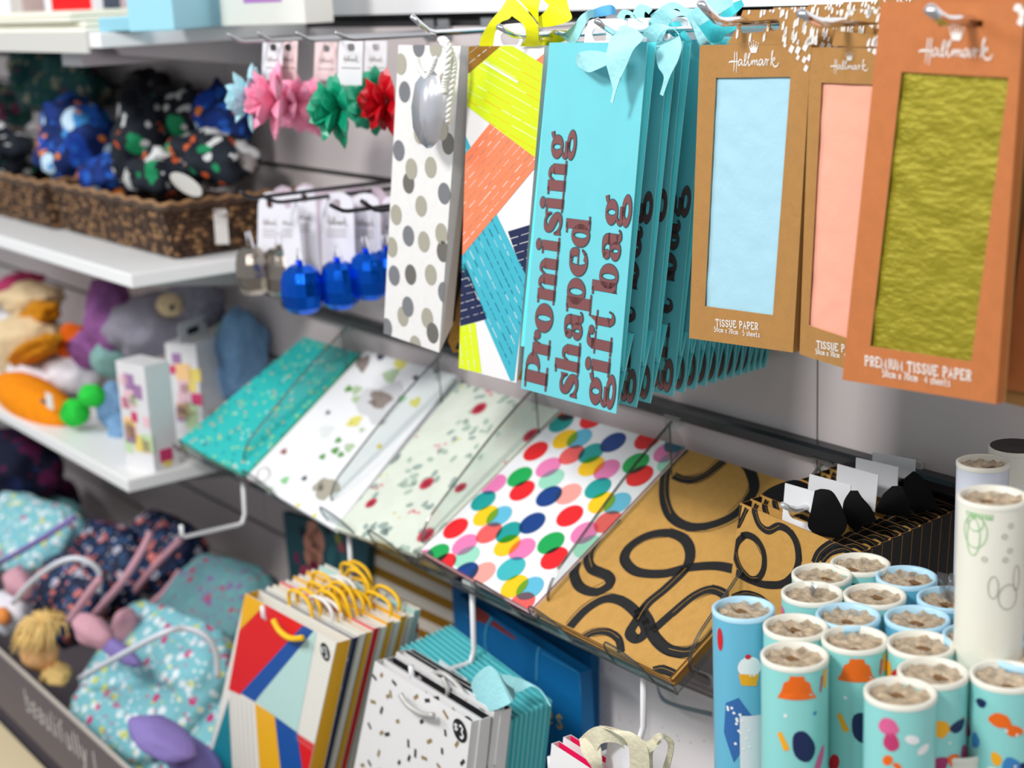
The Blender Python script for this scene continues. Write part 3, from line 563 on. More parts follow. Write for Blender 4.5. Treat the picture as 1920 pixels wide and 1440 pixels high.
# ---------------- promising bags ----------------
AQ = mat('aqua_paper', (110, 202, 212), .5, var=.03, vscale=30); AQI = mat('aqua_inside', (104, 232, 240), .6); AQE = mat('aqua_edge', (160, 236, 240), .5)
FOIL = mat('rose_foil', (172, 112, 112), .34, metal=.75); FOUT = mat('foil_outline', (62, 92, 98), .5)
RIBQ = mat('aqua_ribbon', (168, 230, 236), .6, var=.04, vscale=50, bump=.25, bscale=200); RIBY = mat('yellow_ribbon', (240, 238, 10), .55, bump=.15, bscale=200); CARDW = mat('hang_card_white', (236, 236, 240), .45)
def promising():
    f = Face((1030, 80), (1214, 79), (1155, 776), (977, 728), .235, .25)
    e = E('gift_bag', tuple(f.at(1120, 80)), 'front aqua gift bag of the stack, rose foil words in large heavy letters', 'gift bag', 'aqua lettered gift bags on the upper hook')
    b = MB(); f.slab(b, AQ, .0006, AQE)
    tl, tr, br, bl = [f.at(*p) for p in f.px]; n = -f.n; up = f.e2
    # folded back: bottom flap, fold, back panel
    w0, w1 = bl, br
    A0, A1 = bl+n*.020+up*.068, br+n*.020+up*.068
    V0, V1 = bl+n*.008+up*.036, br+n*.008+up*.036
    T0, T1 = tl+n*.009, tr+n*.009
    for q in ([w0, w1, A1, A0], [A0, A1, V1+n*.002, V0+n*.002], [V0, V1, T1, T0]):
        b.slab(q, n*.0006, AQI, AQE)
    for (x0, x1) in ((br, tr), (bl, tl)):
        s_ = 1 if x0 is br else -1
        ins = f.e1*(-.012*s_); vb = x0+n*.004+up*.04
        b.slab([vb+ins, x1+n*.0045+ins, x1+n*.0004, vb-n*.0036], n*.0004, AQI, AQE)
        b.slab([vb+ins, x1+n*.0045+ins, x1+n*.0088, vb+n*.004], n*.0004, AQI, AQE)
    lines = [
     ('Promising', [(733, 668), (674, 625), (626, 573), (571, 482), (477.5, 447.5), (442.5, 399), (398, 368), (365, 303), (301, 244)], (1024.5, 733), (1065.5, 290), 31.5),
     ('shaped', [(748, 704), (705, 645), (640, 586), (588, 525), (520, 468), (466, 408)], (1081.5, 748), (1108.5, 408), 32),
     ('gift bag', [(767, 702), (707, 673), (668, 621), (622, 586), None, (557, 498), (491, 432), (427, 365)], (1137, 767), (1173, 365), 33)]
    for txt, iv, p0, p1, xh in lines:
        for ch, v in zip(txt, iv):
            if not v: continue
            ps, wn = fat(ch)
            bx = lambda y: p0[0]+(p1[0]-p0[0])*(p0[1]-y)/(p0[1]-p1[1])
            a, c = f.uv(bx(v[0]), v[0]), f.uv(bx(v[1]), v[1])
            ux = f.uv(bx(v[0])-xh, v[0]-xh*.2); k = math.hypot(ux[0]-a[0], ux[1]-a[1])
            g = lambda x, y: (a[0]+(c[0]-a[0])*x/wn-y*k, a[1]+(c[1]-a[1])*x/wn)
            for q in ps:
                P = [g(*p) for p in q]; cx, cy = sum(p[0] for p in P)/len(P), sum(p[1] for p in P)/len(P)
                f.pruv(b, P, FOIL, 3, False)
                # dark keyline: the same shape a hair larger, underneath
                O = []
                for i, p in enumerate(P):
                    a_, d_ = P[i-1], P[(i+1) % len(P)]
                    dx, dy = p[0]-cx, p[1]-cy; l = math.hypot(dx, dy) or 1; O.append((p[0]+dx/l*.0009, p[1]+dy/l*.0009))
                f.pruv(b, O, FOUT, 2, False)
    b.build('bag_body', e)
    b = MB(); z5 = Z(1040, 0, 6)
    holed(f, b, [f_ for f_ in z5([(330, 480), (345, 330), (385, 235), (430, 212), (800, 205), (812, 240), (815, 480)])], z5([(545, 387)])[0], .0145, .0052, CARDW)
    b.build('hang_card', e)
    b = MB()
    strip3(b, [(760, 278), (650, 390), (595, 550), (580, 700), (625, 880), (665, 1020)], [(775, 275), (920, 340), (1000, 430), (890, 560), (800, 760), (685, 1000)], [.232, .246, .256, .258, .256, .255], RIBQ, z5)
    strip3(b, [(690, 900), (655, 1030), (630, 1150)], [(740, 870), (690, 1030), (655, 1160)], .257, RIBQ, z5)
    strip3(b, [(245, 650), (300, 582), (440, 570), (590, 592)], [(262, 740), (375, 812), (480, 782), (590, 730)], [.244, .252, .254, .252], RIBQ, z5)
    strip3(b, [(235, 690), (262, 600), (300, 582)], [(262, 740), (300, 650), (440, 590)], [.241, .25, .252], RIBQ, z5)
    strip3(b, [(760, 278), (830, 300), (940, 420)], [(700, 330), (720, 420), (800, 480)], [.232, .228, .226], RIBQ, z5)
    b.build('ribbon_handle', e, True, solid=.0006)
    return e, f
PB, PF = promising()
# the rest of the stack, back towards the wall
br0 = PF.at(1155, 776)
xs = [1193, 1219, 1262, 1283, 1304, 1323, 1341, 1358, 1374, 1388, 1402, 1413, 1424, 1436]
w_end = U(1435, 735, y=-.025)
def pos_at(px):
    lo, hi = 0, 1
    for _ in range(40):
        m = (lo+hi)/2; p = br0.lerp(Vector((w_end.x, w_end.y, br0.z-.008)), m)
        if Pj(p)[0] < px: lo = m
        else: hi = m
    return br0.lerp(Vector((w_end.x, w_end.y, br0.z-.008)), lo)-br0
for i, x in enumerate(xs):
    off = pos_at(x)
    c = dup(PB, off, ('aqua lettered gift bag directly behind the front one, a dangling ribbon tail beside it' if i == 0 else 'aqua lettered gift bag in the tight row behind the front ones, bottom corner fanned out'), keep=['bag_body'] + (['hang_card'] if i < 6 else []))
    c.rotation_euler.z = 0
c['label'] = 'last aqua lettered gift bag of the row, close to the wall'
b = MB(); z5 = Z(1040, 0, 6)
rb = E('ribbon_tangle', tuple(PF.at(1200, 60)), 'tangle of pale aqua ribbon handles above the row of aqua bags', 'ribbon')
strip3(b, [(990, 400), (1050, 300), (1170, 265), (1320, 310), (1405, 385)], [(1150, 480), (1170, 420), (1230, 350), (1330, 325), (1400, 400)], [.222, .226, .228, .224, .222], RIBQ, z5)
strip3(b, [(1150, 500), (1145, 650), (1170, 760), (1230, 870), (1185, 1060)], [(1405, 400), (1430, 520), (1390, 680), (1300, 860), (1222, 1082)], [.215, .232, .236, .236, .234], RIBQ, z5)
b.build('ribbon_loop', rb, True, solid=.0006)
b = MB()
strip3(b, [(1040, 300), (1100, 180), (1230, 95), (1400, 130), (1560, 230), (1700, 420), (1755, 490)], [(1200, 480), (1300, 260), (1350, 200), (1450, 180), (1530, 240), (1620, 480), (1700, 500)], [.2, .206, .21, .208, .204, .2, .196], RIBQ, z5)
b.build('ribbon_loop', rb, True, solid=.0006)
b = MB()
strip3(b, [(850, 190), (940, 60), (1030, 60), (1100, 110)], [(1060, 300), (1010, 200), (1020, 130), (1060, 160)], .18, RIBQ, z5); b.build('ribbon_loop', rb, True, solid=.0006); b = MB()
strip3(b, [(1080, 170), (1230, 60), (1350, 25), (1480, 90), (1600, 100)], [(1100, 300), (1260, 150), (1380, 100), (1480, 200), (1640, 220)], .17, RIBQ, z5); b.build('ribbon_loop', rb, True, solid=.0006); b = MB()
strip3(b, [(700, 190), (760, 110), (860, 130), (900, 200)], [(780, 240), (800, 170), (870, 180), (1000, 260)], .21, RIBQ, z5)
b.build('ribbon_loop', rb, True, solid=.0006)
b = MB(); AQD = mat('aqua_ribbon_deep', (70, 205, 215), .6, bump=.2, bscale=200)
strip3(b, [(1480, 180), (1620, 60), (1760, -20), (2000, -60)], [(1560, 330), (1700, 250), (1830, 170), (2010, 60)], [.19, .2, .2, .19], RIBQ, z5)
strip3(b, [(1610, 300), (1700, 230), (1850, 240), (2000, 200)], [(1740, 480), (1850, 470), (1920, 400), (2050, 330)], [.16, .17, .17, .16], AQD, z5)
strip3(b, [(1860, 170), (1960, 60), (2100, 0)], [(1900, 260), (2020, 170), (2130, 60)], [.15, .16, .15], AQD, z5)
strip3(b, [(1200, 300), (1300, 260), (1400, 240)], [(1450, 500), (1500, 480), (1560, 500)], [.17, .175, .17], AQD, z5)
b.build('ribbon_loop', rb, True, solid=.0006)
b = MB()
strip3(b, [(70, 400), (200, 300), (300, 170), (400, 110), (450, 115)], [(150, 470), (240, 475), (320, 330), (390, 210), (450, 200)], [.2, .215, .225, .22, .21], RIBQ, z5)
b.build('ribbon_tail', rb, True, solid=.0006)
b = MB(); strip3(b, [(420, 115), (520, 75), (630, 55), (680, 90)], [(455, 190), (540, 185), (630, 165), (690, 165)], [.2, .206, .206, .2], mat('blue_ribbon', (96, 178, 232), .5), z5)
T(b.build('ribbon', smooth_=True, solid=.0006, loc=tuple(U(1130, 20, y=-.2))), 'short bright blue ribbon loop lying on the aqua ribbons', 'ribbon')
for i in range(2, 4):
    b = MB(); f2 = Face((1175, 38), (1219, 38), (1219, 80), (1175, 80), .21-.02*i, .21-.02*i); f2.slab(b, CARDW, .0008)
    T(b.build('hang_card', loc=tuple(f2.at(1200, 60))), 'white hang card edge showing behind the front aqua bag card' if i == 2 else 'rearmost white hang card behind the aqua bag card', 'hang card')
hook((1118, 38), (1152, 63), .245, 'chrome hook through the white card of the front aqua bag', straight=1)

# ---------------- abstract stripe bag ----------------
f = Face((879, 87), (1021, 85), (968, 718), (860, 690), .225, .24)
e = E('gift_bag', tuple(f.at(950, 86)), 'tall gift bag with lime, coral, teal and navy brush stripes and yellow ribbon', 'gift bag')
PW = mat('paper_white', (234, 232, 232), .45); LIME = mat('print_lime', (206, 226, 12), .5); COR = mat('print_coral', (250, 130, 88), .5); TEA = mat('stripe_teal', (62, 176, 196), .5); NAV = mat('print_navy', (20, 32, 74), .5); GOLD = mat('print_gold', (160, 112, 30), .35, metal=.4); YEL = mat('print_yellow', (216, 232, 16), .5); ORA = mat('print_orange', (240, 150, 30), .5)
b = MB(); f.slab(b, PW, .0008, PW)
tl, tr, br, bl = [f.at(*p) for p in f.px]
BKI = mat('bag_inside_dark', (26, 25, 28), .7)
n = -f.n
b.slab([br+n*.001, br+n*.012+f.e2*.03, tr+n*.016, tr+n*.001], f.e1*-.0008, PW)
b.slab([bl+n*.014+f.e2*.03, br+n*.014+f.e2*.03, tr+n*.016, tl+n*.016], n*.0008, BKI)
b.slab([bl, br, br+n*.014+f.e2*.03, bl+n*.014+f.e2*.03], n*.0006, PW)
rnd = random.Random(4)
def block(poly, m, a, c, n_, streak, lay=1, wd=.0007):
    f.pr(b, poly, m, lay)
    # dry-brush streaks running parallel to a->c inside the block
    (ax, ay), (cx, cy) = a, c; L = math.hypot(cx-ax, cy-ay); dx, dy = (cx-ax)/L, (cy-ay)/L
    ws = [(-dy*(x-ax)+dx*(y-ay)) for x, y in poly]; ss = [(dx*(x-ax)+dy*(y-ay)) for x, y in poly]
    for i in range(n_):
        w_ = min(ws)+(max(ws)-min(ws))*(i+1)/(n_+1)
        s = min(ss)
        while s < max(ss):
            l = rnd.uniform(4, 22) if streak != 'long' else rnd.uniform(15, 60); hw = rnd.uniform(.3, .8)*wd*1300
            q = [(ax+dx*t+-dy*(w_+k), ay+dy*t+dx*(w_+k)) for t, k in ((s, -hw), (s+l, -hw*rnd.uniform(.3, 1)), (s+l, hw), (s, hw*rnd.uniform(.4, 1)))]
            q = clip(q, poly)
            if len(q) > 2: f.pr(b, q, rnd.choice(SM), lay+1)
            s += l+rnd.uniform(1, 8)
SM = [PW]
block([(862, 497), (872, 493), (913, 598), (863, 612)], NAV, (863, 520), (913, 505), 7, 's')
block([(952, 434), (1008, 417), (1003, 540), (975, 500)], NAV, (952, 434), (1005, 417), 7, 's')
SM = [NAV, PW, NAV]
block([(930, 400), (995, 535), (978, 600), (964, 714), (957, 714), (863, 497), (863, 480)], TEA, (930, 400), (995, 535), 8, 's', 1)
block([(868, 243), (883, 277), (868, 296)], TEA, (870, 243), (890, 280), 1, 's')
SM = [PW, PW, mat('print_grey', (150, 140, 130), .5)]
block([(918, 232), (1013, 302), (864, 482), (870, 292)], COR, (918, 232), (868, 292), 9, 's', 2)
f.pr(b, [(1001, 116), (1022, 99), (1022, 126)], COR, 1)
SM = [PW, ORA, ORA, PW]
block([(941, 84), (957, 84), (1024, 124), (1018, 306), (871, 196), (874, 142)], LIME, (957, 87), (1022, 124), 9, 'long', 3)
f.pr(b, [(908, 115), (972, 153), (970, 156), (905, 118)], PW, 6)
SM = [PW]
block([(877, 84), (941, 84), (872, 143)], GOLD, (877, 120), (920, 86), 2, 's', 4)
block([(861, 612), (891, 605), (903, 700), (857, 690)], YEL, (891, 605), (903, 700), 3, 's', 1)
b.build('bag_body', e)
z4 = Z(860, 0, 8); b = MB()
holed(f, b, z4([(515, 690), (560, 420), (600, 370), (970, 340), (1010, 480), (930, 690)]), z4([(770, 580)])[0], .0145, .0055, CARDW); b.build('hang_card', e)
b = MB()
for A, B_, D_ in (([(310, 690), (345, 540), (480, 320), (650, 120), (740, -40)], [(530, 690), (560, 440), (640, 330), (790, 250), (880, -40)], [.22, .225, .228, .226, .222]),
                  ([(690, 150), (830, 260), (980, 380), (1010, 560), (920, 690)], [(860, 0), (1010, 150), (1180, 380), (1200, 560), (1195, 690)], [.236, .24, .24, .235, .228]),
                  ([(860, -40), (1020, 120), (1190, 330)], [(1225, -40), (1195, 150), (1200, 400)], [.228, .23, .23]),
                  ([(1240, -40), (1300, 30), (1350, 90), (1280, 190), (1200, 260)], [(1610, -40), (1650, 120), (1690, 290), (1450, 385), (1200, 415)], [.22, .224, .226, .226, .224]),
                  ([(1330, 470), (1450, 450), (1640, 460)], [(1205, 690), (1400, 680), (1610, 600)], [.19, .2, .19]),
                  ([(1200, 590), (1330, 600), (1400, 640)], [(1195, 690), (1290, 700), (1360, 690)], [.21, .21, .2])):
    strip3(b, A, B_, D_, RIBY, z4)
b.build('ribbon_handle', e, True, solid=.0007)
hook((934, 49), (966, 68), .24, 'chrome hook through the card of the striped bag with yellow ribbon')
# bags behind it
f2 = Face((1000, 110), (1022, 100), (985, 715), (963, 710), .19, .2); e = E('gift_bag', tuple(f2.at(1010, 110)), 'orange speckled bag just showing behind the striped bag', 'gift bag')
OS = mat('paper_orange_speck', (206, 150, 50), .6, var=.3, vscale=400); b = MB(); q = [f2.at(*p) for p in f2.px]; q[0] = q[0]-f2.e1*.09; q[3] = q[3]-f2.e1*.09; b.slab(q, -f2.n*.012, OS); b.build('bag_body', e)

# ---------------- silver spot bag ----------------
f = Face((747, 84), (864, 86), (823, 661), (719, 625), .225, .245)
SPW = mat('paper_crackle', (226, 224, 222), .4, var=.03, vscale=120); SIL = mat('foil_silver', (178, 178, 182), .25, metal=.85); CHA = mat('foil_champagne', (196, 190, 172), .35, metal=.5); DGR = mat('foil_grey', (128, 124, 118), .35, metal=.5)
e = E('gift_bag', tuple(f.at(800, 85)), 'tall white gift bag with silver and champagne spots and rope handles', 'gift bag')
b = MB(); f.slab(b, SPW, .0008); tl, tr, br, bl = [f.at(*p) for p in f.px]; n = -f.n
b.slab([br+n*.001, br+n*.016+f.e2*.028, tr+n*.02, tr+n*.001], f.e1*-.0008, SPW)
b.slab([bl, br, br+n*.016+f.e2*.028, bl+n*.016+f.e2*.028], n*.0006, SPW)
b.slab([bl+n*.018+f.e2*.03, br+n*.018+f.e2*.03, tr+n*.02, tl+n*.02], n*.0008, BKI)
z2, z6 = Z(400, 0, 3), Z(400, 300, 3)
dots = [(z2([p])[0], m) for p, m in (((1155, 260), SIL), ((1250, 265), CHA), ((1052, 360), CHA), ((1075, 517), SIL), ((1300, 470), CHA), ((1042, 847), SIL), ((1320, 808), DGR), ((1285, 730), CHA), ((1112, 950), CHA), ((1222, 942), CHA), ((1097, 1030), DGR), ((1297, 1088), SIL), ((1168, 1160), CHA), ((1027, 1208), CHA), ((1096, 1327), SIL), ((1282, 1315), CHA), ((1183, 1360), CHA), ((1160, 750), CHA))]
dots += [(z6([p])[0], m) for p, m in (((1290, 515), DGR), ((1003, 490), CHA), ((1016, 650), SIL), ((1109, 645), DGR), ((1222, 646), CHA), ((1093, 825), SIL), ((1066, 880), CHA), ((1202, 890), CHA), ((1232, 973), DGR), ((975, 945), SIL), ((1135, 1045), CHA), ((1297, 745), SIL))]
for i, (c_, m) in enumerate(dots): f.pr(b, f.circ(c_[0], c_[1], .0106), m, 1+(i % 3)*.5)
b.build('bag_body', e)
b = MB(); q = z2([(1185, 400), (1135, 470), (1113, 600), (1122, 720), (1160, 800), (1200, 835), (1240, 790), (1262, 680), (1262, 540), (1240, 440), (1212, 400)])
cn_ = z2([(1190, 620)])[0]; V = [U(x, y, y=-.262) for x, y in q]; c3 = U(*cn_, y=-.268); k = len(V); bk = [v+Vector((0, .006, 0)) for v in V]
b.add(V+[c3]+bk, [(i, (i+1) % k, k) for i in range(k)]+[(i, k+1+i, k+1+(i+1) % k, (i+1) % k) for i in range(k)]+[tuple(range(k+1, 2*k+1))], mat('silver_tag', (214, 214, 222), .26, metal=.6)); b.build('silver_gift_tag', e, True)
WR = mat('white_rope', (232, 232, 232), .6); b = MB()
P = lambda pts, d: [U(x, y, y=-d) for x, y in z2(pts)]
rope(b, P([(1145, 330), (1160, 385), (1200, 440)], .262), .0024, WR, 5); rope(b, P([(1250, 325), (1235, 370), (1205, 430)], .262), .0024, WR, 5); b.build('tag_cord', e, True)
b = MB(); rope(b, P([(1275, 225), (1310, 230), (1350, 330), (1350, 420), (1330, 560), (1315, 690)], .25), .0028, WR, 11); rope(b, P([(1285, 240), (1325, 280), (1315, 400), (1300, 470), (1300, 520)], .256), .0028, WR, 7); b.build('rope_handle', e, True)
# second bag behind it with its price badge
f2 = Face((858, 86), (884, 86), (858, 655), (834, 650), .19, .2); e = E('gift_bag', tuple(f2.at(870, 86)), 'spotted bag with a dark side and a round 3 badge behind the white spotted bag', 'gift bag')
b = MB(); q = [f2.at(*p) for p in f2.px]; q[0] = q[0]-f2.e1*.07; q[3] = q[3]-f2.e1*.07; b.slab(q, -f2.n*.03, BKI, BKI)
for cy in (130, 190, 250, 330, 420, 500, 590): f2.pr(b, f2.circ(868, cy, .0085), (DGR, SIL, CHA)[cy % 3], 2)
badge(f2, b, 858, 110, .011); b.build('bag_body', e)
b = MB(); f2 = Face((838, 600), (868, 610), (850, 660), (832, 655), .2, .2); b.slab([f2.at(*p) for p in [(840, 640), (866, 530), (868, 620), (850, 662)]], (0, .01, 0), OS)
T(b.build('gift_bag', loc=tuple(f2.at(850, 640))), 'bronze bottom corner of a bag low behind the white spotted bag', 'gift bag')
hook((772, 30), (806, 62), .235, 'chrome hook above the white spotted bag')
hook((1040, 60), (1066, 66), .20, 'thin hook tip between the yellow and aqua ribbons', r=.002)

# ---------------- tissue packs ----------------
KR = mat('kraft', (170, 124, 66), .7, var=.06, vscale=90, speck=(150, 104, 56)); KR2 = mat('kraft_orange', (186, 110, 58), .7, var=.06, vscale=90, speck=(170, 100, 54)); KRO = mat('kraft_edge', (205, 165, 110), .7)
PRW = mat('print_white', (236, 232, 226), .5)
def tissue(label, body, win, dt, db, kr, tis, words, hm, header=None, slot=None, slot_r=(.017, .0045), dashes=(), group=None, depth=.008, twords='TISSUE PAPER', name='tissue_pack'):
    f = Face(*body, dt, db); e = E(name, tuple(f.at((body[0][0]+body[1][0])/2, body[0][1])), label, 'tissue paper pack', group)
    b = MB(); O = [f.uv(*p) for p in body]; I = [f.uv(*p) for p in win]
    def wall3(P, Q): b.slab([f.pt(*P[0]), f.pt(*P[1]), f.pt(*Q[1]), f.pt(*Q[0])], -f.n*.0007, kr, KRO)
    if slot and not header:
        # slot is cut in the strip above the window: frame it with four pieces
        s0, s1, s2, s3 = [f.uv(*p) for p in slot]
        ymid0, ymid1 = s0[1], s3[1]
        TL, TR, WL, WR_ = O[0], O[1], I[0], I[1]
        lerp = lambda a, c, y: (a[0]+(c[0]-a[0])*((y-a[1])/(c[1]-a[1])), y)
        l0, l1, r0, r1 = lerp(TL, O[3], s0[1]), lerp(TL, O[3], s3[1]), lerp(TR, O[2], s1[1]), lerp(TR, O[2], s2[1])
        for q in ([TL, TR, r0, s1, s0, l0],): b.slab([f.pt(*p) for p in q], -f.n*.0007, kr, KRO)
        b.slab([f.pt(*p) for p in (l0, s0, s3, l1)], -f.n*.0007, kr, KRO); b.slab([f.pt(*p) for p in (s1, r0, r1, s2)], -f.n*.0007, kr, KRO)
        b.slab([f.pt(*p) for p in (l1, s3, s2, r1, WR_, WL)], -f.n*.0007, kr, KRO)
    else: wall3([O[0], O[1]], [I[0], I[1]])
    wl = lambda y, a, c: (a[0]+(c[0]-a[0])*((y-a[1])/(c[1]-a[1])), y)
    TLs = l1 if slot and not header else O[0]; TRs = r1 if slot and not header else O[1]
    wall3([TRs, O[2]], [I[1], I[2]]); wall3([O[2], O[3]], [I[2], I[3]]); wall3([O[3], TLs], [I[3], I[0]])
    bk = [f.pt(*p)-f.n*depth for p in O]; b.slab(bk, -f.n*.0007, kr, KRO)
    for i, j in ((1, 2), (2, 3), (3, 0)): b.poly([f.pt(*O[i]), f.pt(*O[j]), bk[j], bk[i]], kr)
    if not (slot and not header): b.poly([f.pt(*O[0]), f.pt(*O[1]), bk[1], bk[0]], kr)
    bs = b
    # folded tissue seen through the window
    b = MB(); nx, ny = 24, 60; inner = [((p[0]*1.03-.03*(I[0][0]+I[1][0]+I[2][0]+I[3][0])/4), p[1]+(.004 if k < 2 else -.004)) for k, p in enumerate(I)]; vs = []
    for j in range(ny+1):
        for i in range(nx+1):
            a, c = i/nx, j/ny; u = (inner[0][0]*(1-a)+inner[1][0]*a)*(1-c)+(inner[3][0]*(1-a)+inner[2][0]*a)*c; v = (inner[0][1]*(1-a)+inner[1][1]*a)*(1-c)+(inner[3][1]*(1-a)+inner[2][1]*a)*c
            w_ = .0006*noise.noise(Vector((u*60, v*60, 3)))*(2.2 if tis.name == 'tissue_gold' else 1)+(.0004*noise.noise(Vector((u*160, v*420, 9))) if tis.name == 'tissue_gold' else 0)
            vs.append(f.pt(u, v, -.0022+w_))
    b.add(vs, [(j*(nx+1)+i, j*(nx+1)+i+1, (j+1)*(nx+1)+i+1, (j+1)*(nx+1)+i) for j in range(ny) for i in range(nx)], tis); b.build('tissue_sheets', e, True)
    b = bs
    hallmark(f, b, *hm, PRW)
    for t, a, c, h, wd in words: write(f, b, t, a, c, h, wd, PRW)
    for d in dashes:
        f.rib(b, [(d[0]+2.2*d[2], d[1]-5*d[2]), (d[0], d[1]), (d[0]-2.2*d[2], d[1]+5*d[2])], .0032*d[2], PRW, 2, sm=3)
    b.build('kraft_sleeve', e)
    if header:
        b = MB(); hc, = [slot]; holed(f, b, header, slot, *slot_r, kr, .0007)
        rr = random.Random(int(body[0][0])); H = [f.uv(*p) for p in header]; lo = min(p[1] for p in H); hi = max(p[1] for p in H); l = min(p[0] for p in H); r = max(p[0] for p in H)
        hp = header; sc = f.uv(*slot)
        for k in range(95):
            fu = rr.uniform(0, 1); u, v = l+(r-l)*fu, rr.uniform(lo+(hi-lo)*max(.0, .42-.55*fu), hi)
            if abs(u-sc[0]) < slot_r[0]+.002 and abs(v-sc[1]) < slot_r[1]+.003: continue
            for q in [[(u+.0006, v+.0030), (u+.0016, v+.0032), (u+.0006, v-.0022), (u-.0010, v-.0034), (u-.0018, v-.003), (u-.001, v+.001)]]:
                P = clip([Pj(f.pt(*p)) for p in q], hp)
                if len(P) > 2: b.poly([f.at(x, y, .0005) for x, y in P], PRW)
        b.build('hang_header', e)
    return e, f
TB = mat('tissue_blue', (164, 206, 222), .7, bump=.25, bscale=60); TP = mat('tissue_pink', (240, 170, 146), .7, bump=.25, bscale=60); TG = mat('tissue_gold', (154, 142, 34), .42, metal=.35, bump=.5, bscale=120, stretch=(1, 1, 2.2))
z6b = Z(1300, 60, 8); z8 = Z(1280, 400, 3); z47 = Z(1560, 0, 5.333)
TBk, fB = tissue('kraft tissue pack with a pale blue window, frontmost of its row', [(1312, 85), (1521, 83), (1487, 661), (1292, 634)], [(1342, 146), (1482, 144), (1449, 591), (1321, 574)], .235, .24, KR, TB,
    [('TISSUE PAPER', z8([(190, 632)])[0], z8([(432, 655)])[0], .0052, .0009), ('50cm x 70cm . 5 sheets', z8([(180, 665)])[0], z8([(440, 698)])[0], .0040, .0006)], (z6b([(540, 508)])[0], z6b([(1290, 502)])[0]),
    header=[(1364, 82), (1383, 50), (1393, 19), (1500, 17), (1535, 40), (1532, 84)], slot=(1424, 49), slot_r=(.0205, .0042), dashes=[(1472, 84, .8), (1484, 92, 1.2), (1496, 94, 1.2), (1510, 88, 1.3), (1496, 108, .8), (1508, 112, 1), (1517, 108, 1), (1511, 128, 1), (1463, 75, 1)], group='kraft tissue packs hanging on the crossbar')
for i in range(1, 5):
    c = dup(TBk, (-.006+.008*i, .03*i, .0005*i), 'kraft tissue pack behind the pale blue one, only its speckled header and edge showing')
hook((1313, 4), (1346, 42), .262, 'chrome hook with a raised tip through the pale blue tissue pack', r=.0034)
TPk, fP = tissue('kraft tissue pack with a pink window, half hidden by the gold one', [(1519, 89), (1712, 92), (1680, 722), (1499, 664)], [(1540, 155), (1672, 160), (1642, 652), (1516, 610)], .235, .24, KR, TP,
    [('TISSUE PAPER', z8([(757, 755)])[0], z8([(1010, 795)])[0], .0052, .0009), ('50cm x 70cm . 5 sheets', z8([(750, 790)])[0], z8([(1010, 835)])[0], .0040, .0006)], (z47([(-12, 690)])[0], z47([(365, 700)])[0]),
    header=[(1560, 86), (1568, 50), (1574, 18), (1700, 16), (1700, 88)], slot=(1605, 50), slot_r=(.0205, .0042), dashes=[(1630, 92, .8), (1640, 96, 1)], group='kraft tissue packs hanging on the crossbar')
for i in range(1, 4):
    c = dup(TPk, (-.006+.008*i, .03*i, .0005*i), 'kraft tissue pack behind the pink one, its speckled header showing above')
hook((1500, 24), (1538, 44), .262, 'chrome hook through the header of the pink tissue pack', r=.0034)
TGk, fG = tissue('larger orange brown tissue pack with a shiny gold window', [(1652, 2), (1922, 8), (1868, 758), (1579, 712)], [(1690, 135), (1891, 146), (1821, 678), (1631, 649)], .285, .295, KR2, TG,
    [('PREMIUM TISSUE PAPER', z8([(1027, 852)])[0], z8([(1632, 942)])[0], .0062, .0010), ('50cm x 70cm . 4 sheets', z8([(1125, 918)])[0], z8([(1512, 975)])[0], .0050, .0007)], (z47([(870, 560)])[0], z47([(1610, 580)])[0]),
    slot=z47([(1045, 200), (1512, 205), (1505, 272), (1060, 262)]), dashes=[(1908, 14, 1.4), (1918, 24, 1.4), (1914, 40, 1.3)], group=None)
hook((1742, 16), (1772, 41), .31, 'chrome hook with a raised tip through the gold tissue pack', r=.0036)
TKk, fK = tissue('kraft tissue pack at the right edge behind the gold one', [(1918, 90), (2110, 95), (2070, 800), (1872, 752)], [(1940, 155), (2070, 160), (2040, 730), (1895, 690)], .25, .26, KR, TG,
    [('TISSUE PAPER', (1700, 690), (1889, 716), .0056, .0010)], ((1950, 120), (2050, 122)), header=[(1905, 92), (1900, 50), (1902, 17), (2050, 16), (2060, 92)], slot=(1960, 50), slot_r=(.0205, .0042), dashes=[])
for i in range(1, 3): dup(TGk, (.004*i, .03*i, .002*i), ['', 'orange brown tissue pack directly behind the gold windowed one', 'second orange brown tissue pack behind the gold windowed one'][i], keep=['kraft_sleeve'])

